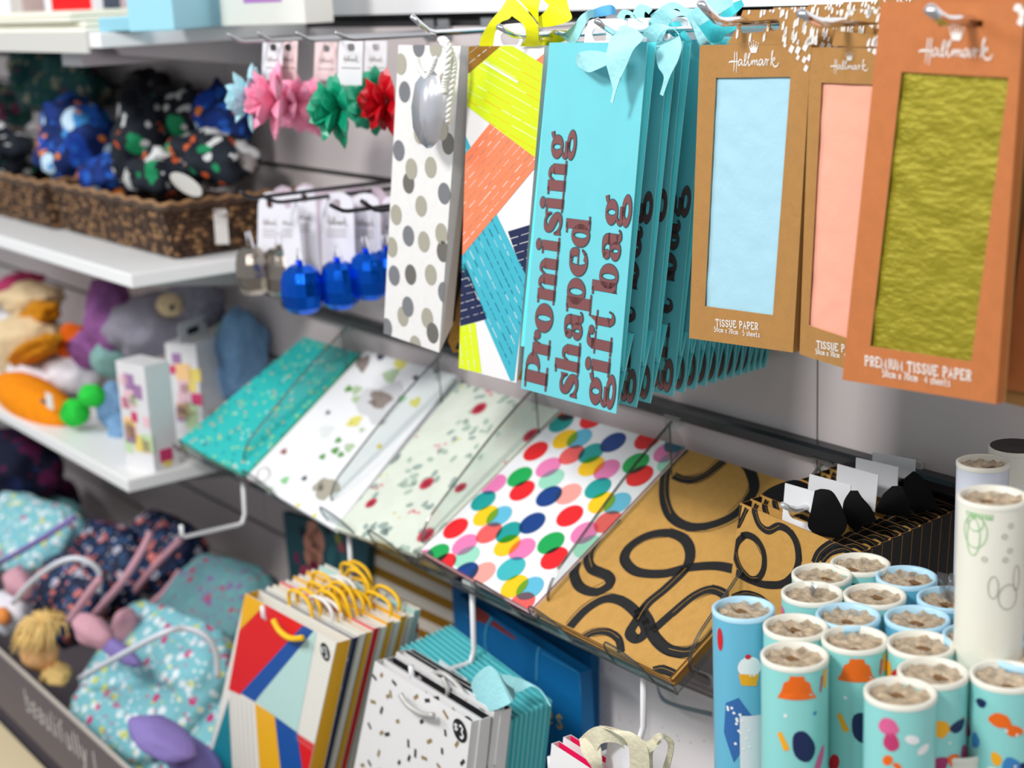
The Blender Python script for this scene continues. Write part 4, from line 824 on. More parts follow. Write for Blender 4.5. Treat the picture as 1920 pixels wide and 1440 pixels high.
# ---------------- bows on cards ----------------
CW2 = mat('card_pearl', (228, 226, 230), .4); CPK = mat('card_pink', (240, 214, 214), .4); PTX = mat('print_grey', (150, 140, 130), .5)
def bow(c, R, m, seed, label, card=CW2, aim=(-.25, -1, .1), group=None, cd=None):
    rr = random.Random(seed); a = Vector(aim).normalized(); x = a.cross(Vector((0, 0, 1))).normalized(); y = x.cross(a); c = Vector(c)
    e = E('gift_bow', tuple(c), label, 'bow', group); b = MB()
    for tier, (n, r, el, t0, wf) in enumerate(((7, 1.12, .12, 0, 1.4), (6, 1.0, .62, .5, 1.4), (4, .82, 1.12, .2, 1.3))):
        for k in range(n):
            an = 2*math.pi*(k+t0)/n+rr.uniform(-.12, .12); d0 = x*math.cos(an)+y*math.sin(an); s = a.cross(d0); ee = el+rr.uniform(-.08, .08)
            d = d0*math.cos(ee)+a*math.sin(ee); nn = a*math.cos(ee)-d0*math.sin(ee); o = c+a*R*(.12+.12*tier)
            T_ = [(.05, .07, .03), (.3, .2, .15), (.6, .27, .2), (.82, .25, .13), (1.0, .03, .0)]
            Lf = [o+(d*(t*r)+s*(w_*wf)-nn*.02)*R for t, w_, h in T_]; Rt = [o+(d*(t*r)-s*(w_*wf)-nn*.02)*R for t, w_, h in T_]; Md = [o+(d*(t*r)+nn*h)*R for t, w_, h in T_]; Un = [o+(d*(t*r)-nn*(h*.55))*R for t, w_, h in T_]
            b.strip(Lf, Md, m); b.strip(Md, Rt, m); b.strip(Lf, Un, m); b.strip(Un, Rt, m)
    b.build('looped_ribbon', e)
    if cd:
        cx, top, w_, bot = cd; f = Face((cx-w_/2, top), (cx+w_/2, top+1), (cx+w_/2-3, bot), (cx-w_/2-3, bot), -c.y-.012, -c.y-.012)
        b = MB(); holed(f, b, f.px, (cx, top+13), .008, .004, card, .0006); hallmark(f, b, (cx-w_*.32, top+38), (cx+w_*.32, top+40), PTX, crown=False)
        f.pr(b, [(cx-w_*.38, top+50), (cx+w_*.38, top+51), (cx+w_*.38, top+53), (cx-w_*.38, top+52)], PTX, 1); b.build('backing_card', e)
    return e
BB, BP, BG, BRd = mat('bow_blue', (178, 220, 230), .4), mat('bow_pink', (244, 150, 182), .4), mat('bow_green', (16, 150, 112), .35), mat('bow_red', (192, 12, 28), .35)
cu = lambda px, py, d: U(px, py, y=-d)
bow(cu(488, 183, .235), .036, BB, 1, 'pale blue gift bow at the left end of the bow row', CW2, (-.7, -1, .1), cd=(512, 76, 38, 150))
bow(cu(560, 190, .16), .034, BP, 2, 'pink gift bow behind the largest pink bow', CPK, (.1, -1, 0), cd=(612, 78, 42, 150))
bow(cu(533, 188, .225), .041, BP, 3, 'largest pink gift bow in front of the others', CPK, (-.5, -1, .1), cd=(540, 76, 36, 150))
bow(cu(600, 200, .12), .034, BP, 4, 'rearmost pink gift bow beside the green bow', CPK, (.1, -1, 0))
bow(cu(650, 205, .215), .0375, BG, 5, 'green gift bow in front, right of the pink bows', CW2, (-.3, -1, 0), cd=(658, 76, 46, 160))
bow(cu(712, 190, .14), .036, BG, 6, 'second green gift bow partly behind the red one', CW2, (0, -1, .1), cd=(705, 76, 42, 160))
bow(cu(738, 190, .18), .034, BRd, 7, 'red gift bow partly hidden by the white spotted bag', CW2, (-.3, -1, 0))
for i, (t, el, d) in enumerate((((426, 63), (450, 79), .26), ((482, 60), (505, 77), .24), ((554, 60), (580, 76), .24), ((628, 60), (655, 74), .24))):
    hook(t, el, d, ['thin steel hook furthest left above the bows', 'thin steel hook above the pale blue bow', 'thin steel hook above the pink bows', 'thin steel hook above the green bow'][i], STEEL, .0022)

# ---------------- balloon weights ----------------
WS, WB = mat('foil_pewter', (168, 158, 148), .16, metal=.95, bump=.5, bscale=40), mat('foil_blue', (4, 92, 214), .2, metal=.8, bump=.5, bscale=40)
CWW = mat('card_white_gloss', (232, 230, 238), .4)
def weight(c, rx, rz, m, label, cardpx, d, seed, group=None):
    p = cu(*c, d); e = E('balloon_weight', tuple(p), label, 'balloon weight', group); b = MB()
    # faceted foil pouch: a lathe with gathered, slightly irregular ridges
    rr = random.Random(seed); seg = 14; prof = [(.02, -.92), (.6, -.9), (.88, -.68), (1, -.2), (.97, .3), (.84, .66), (.5, .86), (.16, .92), (.26, 1.02)]; vs = []
    jit = [rr.uniform(.9, 1.08) for _ in range(seg)]
    for r, z in prof:
        for k in range(seg): an = 2*math.pi*k/seg; q = r*rx*1.28*jit[k]; vs.append((p.x+q*math.cos(an), p.y+q*.8*math.sin(an), p.z+z*rz))
    b.add(vs, [(i*seg+k, i*seg+(k+1) % seg, (i+1)*seg+(k+1) % seg, (i+1)*seg+k) for i in range(len(prof)-1) for k in range(seg)]+[list(range(seg))[::-1]], m); b.build('foil_pouch', e)
    x0, y0, x1, y1, lean = cardpx; f = Face((x0, y0+18), (x1, y0+18), (x1+lean, y1), (x0+lean, y1), d-.03, d-.028)
    w_ = x1-x0; out = [(x0+lean, y1), (x1+lean, y1), (x1, y0+25), (x1-w_*.08, y0+10), (x1-w_*.28, y0+2), (x0+w_*.5, y0), (x0+w_*.28, y0+2), (x0+w_*.08, y0+10), (x0, y0+25)]
    b = MB(); holed(f, b, out, ((x0+x1)/2, y0+22), .0095, .0055, CWW, .0008); hallmark(f, b, (x0+w_*.2, y0+60), (x1-w_*.15, y0+63), PTX, crown=False)
    for k in range(3): f.pr(b, [(x0+w_*.2, y0+70+k*6), (x1-w_*.2, y0+71+k*6), (x1-w_*.2, y0+72.5+k*6), (x0+w_*.2, y0+71.5+k*6)], PTX, 1, clipto=[(-1e4, -1e4), (1e4, -1e4), (1e4, 1e4), (-1e4, 1e4)])
    b.build('backing_card', e); b = MB(); t_ = p+Vector((0, 0, rz*1.05))
    b.tube([t_+Vector((-.006, 0, 0)), t_+Vector((-.004, -.002, .012)), t_+Vector((.004, -.002, .014)), t_+Vector((.007, 0, 0)), t_+Vector((.02, .0, -.03))], .0012, CWW, 6); b.build('cord', e, True)
weight((690, 516), .0195, .031, WB, 'blue foil balloon weight furthest right of the three', (655, 362, 712, 545, 5), .155, 5)
weight((637, 533), .0225, .031, WB, 'blue foil balloon weight in the middle of the three', (600, 360, 662, 550, 6), .18, 4)
weight((528, 508), .0235, .034, WS, 'pewter foil balloon weight behind the nearest blue one', (548, 350, 592, 545, 12), .17, 2)
weight((567, 540), .0235, .032, WB, 'nearest blue foil balloon weight, hanging lowest', (522, 360, 556, 520, 15), .215, 3)
weight((473, 506), .0195, .034, WS, 'pewter foil balloon weight at the left end of the row', (484, 360, 527, 548, -3), .20, 1)
weight((728, 510), .018, .03, WB, 'blue foil balloon weight mostly hidden behind the spotted bag', (715, 368, 745, 540, 3), .13, 6)
for i, (t, el, d) in enumerate((((450, 358), (468, 372), .25), ((493, 368), (520, 380), .22), ((619, 384), (645, 397), .22), ((677, 376), (705, 396), .2))):
    hook(t, el, d, ['steel hook tip before the wicker basket', 'dark hook carrying the pewter weights', 'dark hook carrying the middle blue weight', 'dark hook carrying the rightmost blue weight'][i], mat('dark_steel', (70, 70, 74), .25, metal=.9), .0024)
rr = random.Random(3)
for i, (px, py) in enumerate(((528, 350), (570, 345), (610, 350), (665, 345), (700, 352))):
    f2 = Face((px-18, py+14), (px+22, py+16), (px+26, py+170), (px-10, py+166), .09, .09); b = MB(); out = [(px-10, py+166), (px+26, py+170), (px+24, py+16), (px+14, py+2), (px, py-2), (px-12, py+4), (px-19, py+16)]
    holed(f2, b, out, (px+1, py+22), .009, .005, mat('card_lilac', (206, 186, 200), .5, var=.15, vscale=300), .0008)
    T(b.build('backing_card', loc=tuple(f2.at(px, py))), 'pale printed card hanging behind the balloon weight cards', 'card', 'cards hanging at the back of the balloon weight hooks')
# ---------------- clear tray with flat packs ----------------
ACR = clear('acrylic', (244, 247, 246), .04, .03); ACE = clear('acrylic_edge', (150, 150, 144), .2, .22)
TB0, TF0 = Vector((0, -.02, -.040)), Vector((0, -.225, -.160))
SL = (TF0-TB0); SN = Vector((0, SL.z, -SL.y)).normalized(); SN = SN if SN.z > 0 else -SN
def tp(x, t, off=0): return Vector((x, 0, 0))+TB0+SL*t+SN*off
X0, X1 = -2.0, -.955
tr_ = E('display_tray', ((X0+X1)/2, -.02, -.04), 'long clear acrylic tray sloping down from the black rail, holding five rows of flat packs', 'display tray')
b = MB()
b.slab([tp(X0, -.02, -.0125), tp(X1, -.02, -.0125), tp(X1, 1.03, -.0125), tp(X0, 1.03, -.0125)], -SN*.002, ACR, ACE)
b.slab([tp(X0, 1.03, -.0125), tp(X1, 1.03, -.0125), tp(X1, 1.03, -.002), tp(X0, 1.03, -.002)], SL.normalized()*.002, ACR, ACE)
b.tube([tp(X0, 1.035, -.002), tp(X1, 1.035, -.002)], .0011, ACE, 6)
b.tube([tp(X0, 1.035, -.0145), tp(X1, 1.035, -.0145)], .0011, ACE, 6); b.build('tray_base', tr_)
def divider(xd):
    b = MB(); pr = [(0, .045), (.35, .038), (.75, .022), (.86, .016), (.93, .004), (.95, -.012)]
    top = smooth([tuple(tp(xd, t, o)) for t, o in pr], 4); bot = [tuple(tp(xd, pr[0][0]+(pr[-1][0])*(i/(len(top)-1)), -.0125)) for i in range(len(top))]
    for s in (-.0008, .0008): b.strip([Vector(p)+Vector((s, 0, 0)) for p in top], [Vector(p)+Vector((s, 0, 0)) for p in bot], ACR)
    b.tube([Vector(p)+Vector((-.0012, 0, 0)) for p in top], .0007, ACE, 6); b.tube([Vector(p)+Vector((.0012, 0, 0)) for p in top], .0007, ACE, 6); dv = b.build('divider', tr_)
    b = MB(); c = tp(xd, 0, .045); b.box((-.010, -.003, -.006), (.010, .006, .001), ACR, Matrix.Rotation(.5, 3, 'X'), c); b.box((.002, -.012, -.03), (.008, -.008, .002), ACR, Matrix.Identity(3), c)
    b.tube([c+Vector((-.012, 0, .004)), c+Vector((.014, 0, .004))], .0012, ACE, 6); b.tube([c+Vector((.005, -.008, -.002)), c+Vector((.005, -.006, -.06))], .0009, ACE, 6); sub(b.build('rail_clip', tr_), dv)
for xd in (-1.815, -1.585, -1.385, -1.158, -.952): divider(xd)
def tab(x0, x1):
    b = MB(); h0, h1 = .026, .006; w_ = x1-x0
    pr = smooth([(x0, -.006), (x0-.002, .012), (x0+.004, h0-.002), (x0+.012, h0), (x0+w_*.5, h0-.004), (x0+w_*.8, .012), (x1, -.006)], 4)
    P = [tp(x, 1.045, o) for x, o in pr]; b.slab(P, SL.normalized()*.0015, ACR, ACE); b.tube(P, .0006, ACE, 6, True); b.build('front_lip', tr_)
for a, c in (((615, 965), (668, 1000)), ((705, 1005), (765, 1045)), ((798, 1042), (850, 1078)), ((905, 1098), (975, 1148)), ((1006, 1140), (1072, 1193)), ((1148, 1215), (1222, 1275)), ((470, 900), (520, 925)), ((350, 840), (400, 862))):
    f0 = TF0+SL*.045; xa = U(*a, y=f0.y).x; xb = U(*c, y=f0.y).x; tab(xa, xb)

def flat(label, name, quad, m, n_under, printer, group, edge=None, cat='gift bag', thick=.0016):
    f = Face.plane((tp(-1.2, 1, 0), tp(-1.0, 1, 0), tp(-1.2, 0, 0)), quad); e = E(name, tuple(f.at((quad[0][0]+quad[2][0])/2, (quad[0][1]+quad[2][1])/2)), label, cat, group)
    b = MB(); f.slab(b, m, thick, edge or m)
    if printer: printer(f, b)
    b.build('folded_bag', e)
    for k in range(1, n_under+1):
        b = MB(); P = [f.at(*p)-f.n*(.0021*k)+Vector((R_.uniform(-.0005, .002)*1.4, 0, 0))-SL.normalized()*R_.uniform(0, .0012) for p in quad]; b.slab(P, -f.n*thick, m, edge or m)
        T(b.build(name, loc=tuple(P[0])), 'folded edge in the stack of '+group+' under the top one', cat, group+' stack')
    return f
# teal confetti
CT = mat('sheet_teal', (40, 186, 182), .4)
def prt(f, b):
    rr = random.Random(11); cs = [mat('cf1', (160, 225, 150), .5), mat('cf2', (236, 160, 110), .5), mat('cf3', (10, 120, 130), .5), mat('cf4', (210, 235, 225), .5), mat('cf5', (190, 220, 110), .5), mat('cf3', (10, 120, 130), .5)]
    for k in range(520):
        u, v = f.uv(rr.uniform(330, 675), rr.uniform(630, 895)); q = [(u+.0025*math.cos(t*1.047), v+.0025*math.sin(t*1.047)) for t in range(6)]; f.pruv(b, q, cs[k % 6], 1)
flat('top teal flat gift bag with tiny confetti spots at the left end of the tray', 'flat_gift_bag', [(570, 632), (672, 662), (460, 890), (333, 828)], CT, 3, prt, 'teal confetti bags', mat('edge_green', (120, 205, 150), .5))
# white woodland
CWp = mat('sheet_white', (238, 238, 240), .35)
z2c = Z(320, 600, 2.595)
def sprig(f, b, cx, cy, s, m, n=5, rr=R_):
    for k in range(n):
        a = rr.uniform(0, 6.28); x, y = cx+rr.uniform(-1, 1)*s*1.6, cy+rr.uniform(-1, 1)*s; u, v = f.uv(x, y); r = s*.0003
        f.pruv(b, [(u+r*1.4*math.cos(t)*math.cos(a)-r*.9*math.sin(t)*math.sin(a), v+r*1.4*math.cos(t)*math.sin(a)+r*.9*math.sin(t)*math.cos(a)) for t in [j*.785 for j in range(8)]], m, 1)
def prw(f, b):
    g1, g2, g3, br, yl, dk, gy = mat('w_green', (92, 150, 70), .6), mat('w_sage', (176, 196, 160), .6), mat('w_mint', (140, 198, 140), .6), mat('w_brown', (146, 132, 126), .6, var=.3, vscale=200), mat('w_yellow', (222, 214, 110), .6), mat('w_dark', (60, 66, 80), .6), mat('w_grey', (206, 206, 208), .6)
    F = lambda x, y: z2c([(x, y)])[0]
    def bl(x, y, rx, ry, m, n=14, rot=0, l=1):
        px, py = F(x, y); q = []
        for k in range(n):
            t = 2*math.pi*k/n; w_ = 1+.18*math.sin(3*t+x)+.1*math.sin(5*t+y); a, c = rx*w_*math.cos(t)/2.1, ry*w_*math.sin(t)/2.1; q.append((px+a*math.cos(rot)-c*math.sin(rot), py+a*math.sin(rot)+c*math.cos(rot)))
        f.pr(b, q, m, l)
    bl(1020, 400, 100, 70, gy, rot=-.5); bl(1020, 385, 42, 36, br, l=2); bl(985, 400, 18, 12, br, l=2); bl(935, 210, 24, 34, br, rot=.5); bl(1020, 180, 16, 12, dk)
    for x, y, m, s in ((760, 820, mat('w_taupe', (168, 162, 146), .6), 52), (720, 810, mat('w_taupe', (168, 162, 146), .6), 26), (815, 585, g1, 14), (800, 635, g1, 17), (828, 655, g1, 14), (738, 665, g1, 14), (868, 620, g2, 22), (865, 335, g1, 16), (905, 340, g2, 22), (900, 385, g2, 18), (1125, 383, g3, 17), (555, 780, g3, 18), (1070, 270, g2, 34), (1120, 210, yl, 30), (900, 490, yl, 26), (870, 505, yl, 14), (755, 540, mat('w_pale', (220, 224, 222), .6), 30), (1190, 400, yl, 24), (1015, 615, mat('w_gold', (220, 200, 60), .6), 12), (550, 640, mat('w_red', (150, 80, 70), .6), 14), (765, 450, dk, 10), (1190, 280, dk, 12), (650, 770, dk, 12), (930, 535, g2, 12), (1030, 500, g2, 14), (620, 900, yl, 10), (640, 950, g2, 16), (480, 830, g2, 16), (1290, 250, dk, 9), (700, 950, yl, 10)):
        bl(x, y, s, s*.72, m, rot=-.6)
    f.rib(b, z2c([(420, 770), (430, 730), (470, 720), (480, 760), (440, 790), (410, 780)]), .0022, mat('w_taupe', (168, 162, 146), .6), 1)
flat('top white flat gift bag with small woodland animals and green sprigs', 'flat_gift_bag', [(686, 658), (857, 704), (626, 992), (461, 895)], CWp, 3, prw, 'white woodland bags')
# floral
CFl = mat('sheet_ivory', (220, 226, 212), .4, var=.06, vscale=30)
def prf(f, b):
    rr = random.Random(5); s1, s2, rd, pk, yl = mat('f_sage', (170, 188, 172), .6), mat('f_grey', (150, 168, 160), .6), mat('f_red', (188, 44, 66), .6), mat('f_pink', (222, 140, 150), .6), mat('w_gold', (220, 200, 60), .6)
    for k in range(60): sprig(f, b, rr.uniform(640, 1050), rr.uniform(720, 1040), rr.uniform(11, 20), s1 if k % 2 else s2, 4, rr)
    for x, y, r in ((1500, 430, 16), (1245, 795, 15), (975, 890, 12), (1240, 1045, 17), (1410, 815, 12), (1755, 560, 17)):
        px, py = z2c([(x, y)])[0]; u, v = f.uv(px, py); R0 = r*.00075; q = []
        for k in range(28): t = 2*math.pi*k/28; w_ = 1 if k % 2 else .72; q.append((u+R0*w_*math.cos(t), v+R0*w_*math.sin(t)))
        f.pruv(b, q, rd, 2); f.pruv(b, [(u+R0*.45*math.cos(t), v+R0*.45*math.sin(t)) for t in (0, .8, 1.6, 2.4, 3.1, 3.9, 4.7, 5.5)], mat('f_deep', (150, 24, 46), .6), 3)
    for x, y in ((1310, 620), (1190, 550), (1010, 820), (1180, 920), (1560, 350), (1620, 700)):
        px, py = z2c([(x, y)])[0]; sprig(f, b, px, py, 7, pk, 5, rr)
    for x, y in ((1040, 750), (1390, 590), (1105, 950), (1440, 320)):
        px, py = z2c([(x, y)])[0]; sprig(f, b, px, py, 5, yl, 3, rr)
flat('top pale green flat gift bag with red flowers and grey leaves', 'flat_gift_bag', [(862, 717), (1048, 769), (778, 1039), (628, 990)], CFl, 3, prf, 'red flower bags')
# spots
z3 = Z(760, 720, 2.743)
DC = dict(T=(22, 156, 152), Y=(252, 200, 14), B=(94, 184, 214), R=(232, 30, 36), N=(8, 60, 132), S=(236, 94, 90), P=(232, 124, 178), G=(20, 166, 80), M=(152, 216, 190), L=(244, 160, 150), Q=(62, 182, 188))
def prd(f, b):
    D_ = [(800, 200, 'T'), (820, 283, 'Y'), (895, 280, 'B'), (670, 345, 'R'), (1068, 300, 'N'), (855, 363, 'S'), (955, 355, 'T'), (735, 428, 'P'), (955, 422, 'Y'), (1035, 440, 'P'), (1245, 285, 'R'), (588, 477, 'G'), (750, 488, 'M'), (738, 577, 'N'), (838, 565, 'L'), (600, 548, 'R'), (990, 535, 'T'), (1185, 407, 'G'), (1205, 472, 'R'), (1345, 350, 'P'), (1365, 402, 'M'), (1008, 610, 'Y'), (1090, 613, 'B'), (455, 515, 'P'), (400, 600, 'T'), (412, 677, 'Y'), (482, 680, 'B'), (258, 742, 'R'), (430, 765, 'S'), (532, 762, 'T'), (652, 715, 'N'), (845, 678, 'R'), (305, 825, 'P'), (315, 888, 'M'), (522, 830, 'Y'), (600, 848, 'P'), (748, 817, 'G'), (765, 895, 'R'), (160, 875, 'G'), (195, 925, 'R'), (308, 972, 'N'), (395, 972, 'L'), (543, 950, 'Q'), (560, 1040, 'Y'), (640, 1050, 'B'), (595, 1130, 'S'), (920, 765, 'P'), (935, 835, 'M'), (1040, 708, 'S'), (845, 140, 'R'), (960, 180, 'R'), (80, 905, 'P'), (1400, 300, 'T')]
    C_ = []
    for k, (x, y, c) in enumerate(D_):
        px = z3([(x, y)])[0]; r = .0158 if c != 'Q' else .0168; q = f.circ(px[0], px[1], r, 30); m = mat('dot_'+c, DC[c], .42)
        f.pr(b, q, m, 1+.02*k)
        for (q2, c2, p2) in C_:
            if math.hypot(px[0]-p2[0], px[1]-p2[1]) < 80:
                i = clip(q, q2)
                if len(i) > 2:
                    a, d = DC[c], DC[c2]; mm = mat('lens_%s%s' % (c, c2), tuple(255*((a[j]/255)*(d[j]/255))**.85 for j in range(3)), .42); f.pr(b, i, mm, 2.5+.02*k)
        C_.append((q, c, px))
CDt = mat('sheet_white', (238, 238, 240), .35)
flat('top white flat gift bag with large overlapping coloured spots', 'flat_gift_bag', [(1052, 774), (1284, 838), (994, 1144), (789, 1031)], CDt, 5, prd, 'coloured spot bags', mat('edge_red', (222, 60, 66), .5))
# kraft swirl
KRS = mat('kraft_swirl', (198, 150, 76), .65, var=.07, vscale=120, speck=(176, 128, 62)); INK = mat('brush_black', (22, 21, 22), .6); INK2 = mat('brush_dry', (60, 48, 34), .7)
def brush(f, b, pts, wd, tf, lay=1):
    q = tf(pts); rr = random.Random(int(q[0][0])); f.rib(b, q, wd, INK, lay, sm=7)
    n = len(q)
    for s in (-1, 1):   # ragged dry edges
        for j in range(2):
            a = rr.randrange(0, max(1, n-2)); seg = q[a:a+rr.randint(3, 5)]
            if len(seg) < 2: continue
            o = s*(6.5+j*2.2)*wd/.0095; sh = []
            for i in range(len(seg)):
                p0, p1 = seg[max(i-1, 0)], seg[min(i+1, len(seg)-1)]; dx, dy = p1[0]-p0[0], p1[1]-p0[1]; l = math.hypot(dx, dy) or 1; sh.append((seg[i][0]-dy/l*o, seg[i][1]+dx/l*o, rr.uniform(.4, 1)))
            f.rib(b, sh, .0011, INK, lay, sm=6)
    a = rr.randrange(0, max(1, n-3)); seg = q[a:a+4]; f.rib(b, [(p[0]+1.5, p[1]-1.5, 1) for p in seg], wd*.04, KRS, lay+1, sm=6)
z7 = Z(960, 1060, 3.787); z4b = Z(1280, 720, 3)
def prk(f, b):
    W_ = .0112
    brush(f, b, [(1440, 335), (1350, 430), (1330, 560), (1360, 670), (1440, 728), (1550, 730), (1680, 680), (1760, 600), (1795, 530), (1770, 440), (1735, 400)], W_, z3)
    brush(f, b, [(1380, 470), (1440, 492), (1530, 475), (1640, 390)], W_*.8, z3)
    brush(f, b, [(1095, 690), (1010, 770), (945, 870), (955, 945), (1040, 985), (1050, 1030), (980, 1070), (900, 1045), (868, 980), (880, 920)], W_, z3)
    brush(f, b, [(1720, 960), (1600, 935), (1450, 945), (1320, 975), (1190, 965), (1128, 905), (1150, 840), (1240, 782), (1350, 765), (1435, 800), (1465, 870), (1440, 950), (1340, 1050), (1245, 1130), (1190, 1215), (1155, 1280), (1195, 1312), (1238, 1265), (1200, 1190), (1120, 1120), (1030, 1105), (930, 1160), (845, 1250)], W_, z3)
    brush(f, b, [(1200, 1150), (1245, 1215), (1280, 1300), (1350, 1365), (1440, 1380), (1530, 1345), (1600, 1270)], W_*1.1, z3)
    brush(f, b, [(1270, 1270), (1370, 1180), (1480, 1090), (1570, 1055), (1640, 1080), (1660, 1120)], W_*.9, z3)
    brush(f, b, [(900, 1315), (960, 1280), (1040, 1275), (1095, 1310), (1110, 1380)], W_*.7, z3)
    brush(f, b, [(1000, 745), (1060, 735), (1140, 765), (1200, 800)], W_*.8, z7)
kb = Pj(tp(-.957, 0, 0))
flat('top kraft flat gift bag with thick black brush swirls, rightmost in the tray', 'flat_gift_bag', [(1287, 842), kb, (1255, 1271), (1000, 1144)], KRS, 5, prk, 'kraft swirl flat bags', mat('edge_kraft', (160, 112, 56), .6))

# ---------------- kraft swirl gift bags on the wall ----------------
f = Face((1388, 943), (1612, 1036), (1590, 1340), (1350, 1250), .145, .15)
e = E('gift_bag', tuple(f.at(1500, 985)), 'front kraft gift bag with black brush loops and a white card', 'gift bag', 'kraft swirl gift bags right of the tray')
KSI = mat('kraft_dark_edge', (150, 106, 50), .65)
b = MB(); f.slab(b, KRS, .0008, KSI); tl, tr, br, bl = [f.at(*p) for p in f.px]; n = -f.n
b.slab([tr+n*.001, tr+n*.014, br+n*.016, br+n*.001], f.e1*-.0008, INK, KSI); b.slab([tl+n*.001, tl+n*.014, bl+n*.016, bl+n*.001], f.e1*.0008, INK, KSI)
b.slab([tl+n*.015, tr+n*.015, br+n*.017, bl+n*.017], n*.0008, BKI, KSI)
for pts, k in (([(350, 850), (310, 890), (295, 950), (320, 1030), (370, 1090), (420, 1095), (455, 1040), (455, 950), (420, 880), (370, 850), (330, 855)], .72), ([(300, 1060), (370, 1100), (470, 1130), (560, 1125), (620, 1080), (650, 1000), (640, 900), (600, 830), (540, 800), (480, 825), (430, 790), (405, 720), (410, 690)], .8),
                ([(740, 1010), (770, 950), (840, 900), (900, 900), (980, 960)], .9), ([(780, 1000), (830, 950), (900, 930), (960, 960)], .6), ([(280, 1200), (350, 1180), (430, 1200), (500, 1260)], .7), ([(320, 680), (310, 800), (360, 700)], .5)):
    brush(f, b, pts, .0088*k, z4b)
b.build('bag_body', e)
for i in range(1, 11):
    off = (0, .0128*i, .0008*i); c = dup(e, off, 'kraft swirl gift bag in the row behind the front one, only its top edge showing', keep=['bag_body'])
BLK = mat('black_ribbon', (9, 9, 10), .75, spec=.15)
for i, (pts, d, lb) in enumerate((([(1472, 906), (1528, 922), (1525, 998), (1466, 978)], .14, 'front white hang card of the kraft swirl bags, pierced by a hook'), ([(1518, 889), (1595, 910), (1592, 960), (1512, 940)], .115, 'second white hang card, its corner behind a black ribbon'),
                      ([(1570, 870), (1647, 891), (1640, 960), (1566, 935)], .085, 'third white hang card with ribbon loops on both sides'), ([(1605, 858), (1684, 876), (1681, 940), (1602, 920)], .06, 'fourth white hang card, near the black rail'), ([(1636, 848), (1716, 862), (1714, 900), (1634, 890)], .035, 'rearmost grey shaded hang card before the wall rail'))):
    f2 = Face(*pts, d, d); b = MB()
    if i == 0: holed(f2, b, pts, (1500, 965), .014, .006, CARDW)
    else: f2.slab(b, CARDW, .0008)
    T(b.build('hang_card', loc=tuple(f2.at(*pts[0]))), lb, 'hang card')
for A, B_, D_, lb in (([(745, 600), (725, 700), (705, 800), (760, 850)], [(780, 590), (850, 615), (905, 660), (925, 780), (880, 870)], [.145, .15, .15, .14], 'wide black ribbon beside the front white hang card'),
                      ([(945, 600), (905, 670), (910, 760), (960, 820)], [(985, 600), (1010, 640), (1060, 700), (1090, 770)], [.115, .12, .12, .115], 'folded black ribbon between the second and third cards'),
                      ([(1130, 620), (1100, 680), (1090, 720), (1180, 740)], [(1180, 575), (1230, 580), (1260, 640), (1290, 740)], [.085, .09, .09, .08], 'black ribbon loop right of the third white card'),
                      ([(1250, 530), (1240, 600), (1260, 690), (1330, 720)], [(1300, 490), (1350, 530), (1400, 610), (1440, 700)], [.05, .055, .055, .05], 'rear black ribbon loop near the black rail'),
                      ([(700, 560), (620, 540), (500, 580), (420, 640)], [(720, 600), (640, 620), (540, 660), (430, 700)], [.1, .1, .11, .12], 'black ribbon arching over the top left of the bags')):
    b = MB(); strip3(b, A, B_, D_, BLK, z4b); o = b.build('ribbon', smooth_=True, solid=.0008, loc=tuple(U(*z4b([A[0]])[0], y=-D_[0]))); T(o, lb, 'ribbon')
hook((1466, 946), (1490, 958), .155, 'white tipped hook through the front card of the kraft bags', mat('hook_pale', (220, 220, 222), .2, metal=.5), .0026, wall=-.02)

# ---------------- white drop hooks under the tray ----------------
def drop(x, d2, lb, z1=-.258):
    e = E('drop_hook', (x, -.205, -.18), lb, 'hook'); b = MB()
    b.tube([Vector((x, -.205, -.176)), Vector((x, -.207, z1+.012)), Vector((x, -.212, z1)), Vector((x, -.22, z1-.001)), Vector((x, -d2, z1+.002)), Vector((x, -d2-.003, z1+.006)), Vector((x, -d2-.003, z1+.019))], .0031, WWIRE, 10); b.build('wire', e, True)
    b = MB(); b.box((x-.008, -.212, -.182), (x+.008, -.198, -.1745), WWIRE); b.build('mount', e)
drop(-1.839, .297, 'bare white drop hook hanging below the left end of the tray', -.247)
drop(-1.561, .325, 'white drop hook carrying the striped and coloured bags', -.268)
drop(-1.303, .285, 'white drop hook carrying the white confetti bags', -.268)
drop(-1.024, .315, 'white drop hook carrying the cream ribboned bags', -.252)

# ---------------- lower bags ----------------
def lowbag(label, corners, d, face_m, printer=None, side=None, inside=None, group=None, thick=.012, name='gift_bag', edge=None):
    f = Face(*corners, d, d+.006); e = E(name, tuple(f.at(*corners[0])), label, 'gift bag', group); b = MB(); f.slab(b, face_m, .0009, edge or PW)
    tl, tr, br, bl = [f.at(*p) for p in corners]; n = -f.n; s = side or face_m
    b.slab([tr+n*.001, tr+n*thick, br+n*(thick+.004), br+n*.001], f.e1*-.0008, s, edge or PW); b.slab([tl+n*.001, tl+n*thick, bl+n*(thick+.004), bl+n*.001], f.e1*.0008, s, edge or PW)
    b.slab([tl+n*thick, tr+n*thick, br+n*(thick+.004), bl+n*(thick+.004)], n*.0008, inside or s, edge or PW)
    if printer: printer(f, b)
    b.build('bag_body', e)
    return e, f
z5b = Z(380, 960, 3); PR_ = mat('print_red', (226, 18, 26), .45); PBL = mat('print_blue', (14, 80, 160), .45); PYE = mat('print_sun', (242, 178, 22), .45); PMI = mat('print_mint', (188, 222, 216), .45); PTE = mat('print_deepteal', (14, 134, 148), .45); PCR = mat('paper_cream', (236, 232, 222), .5)
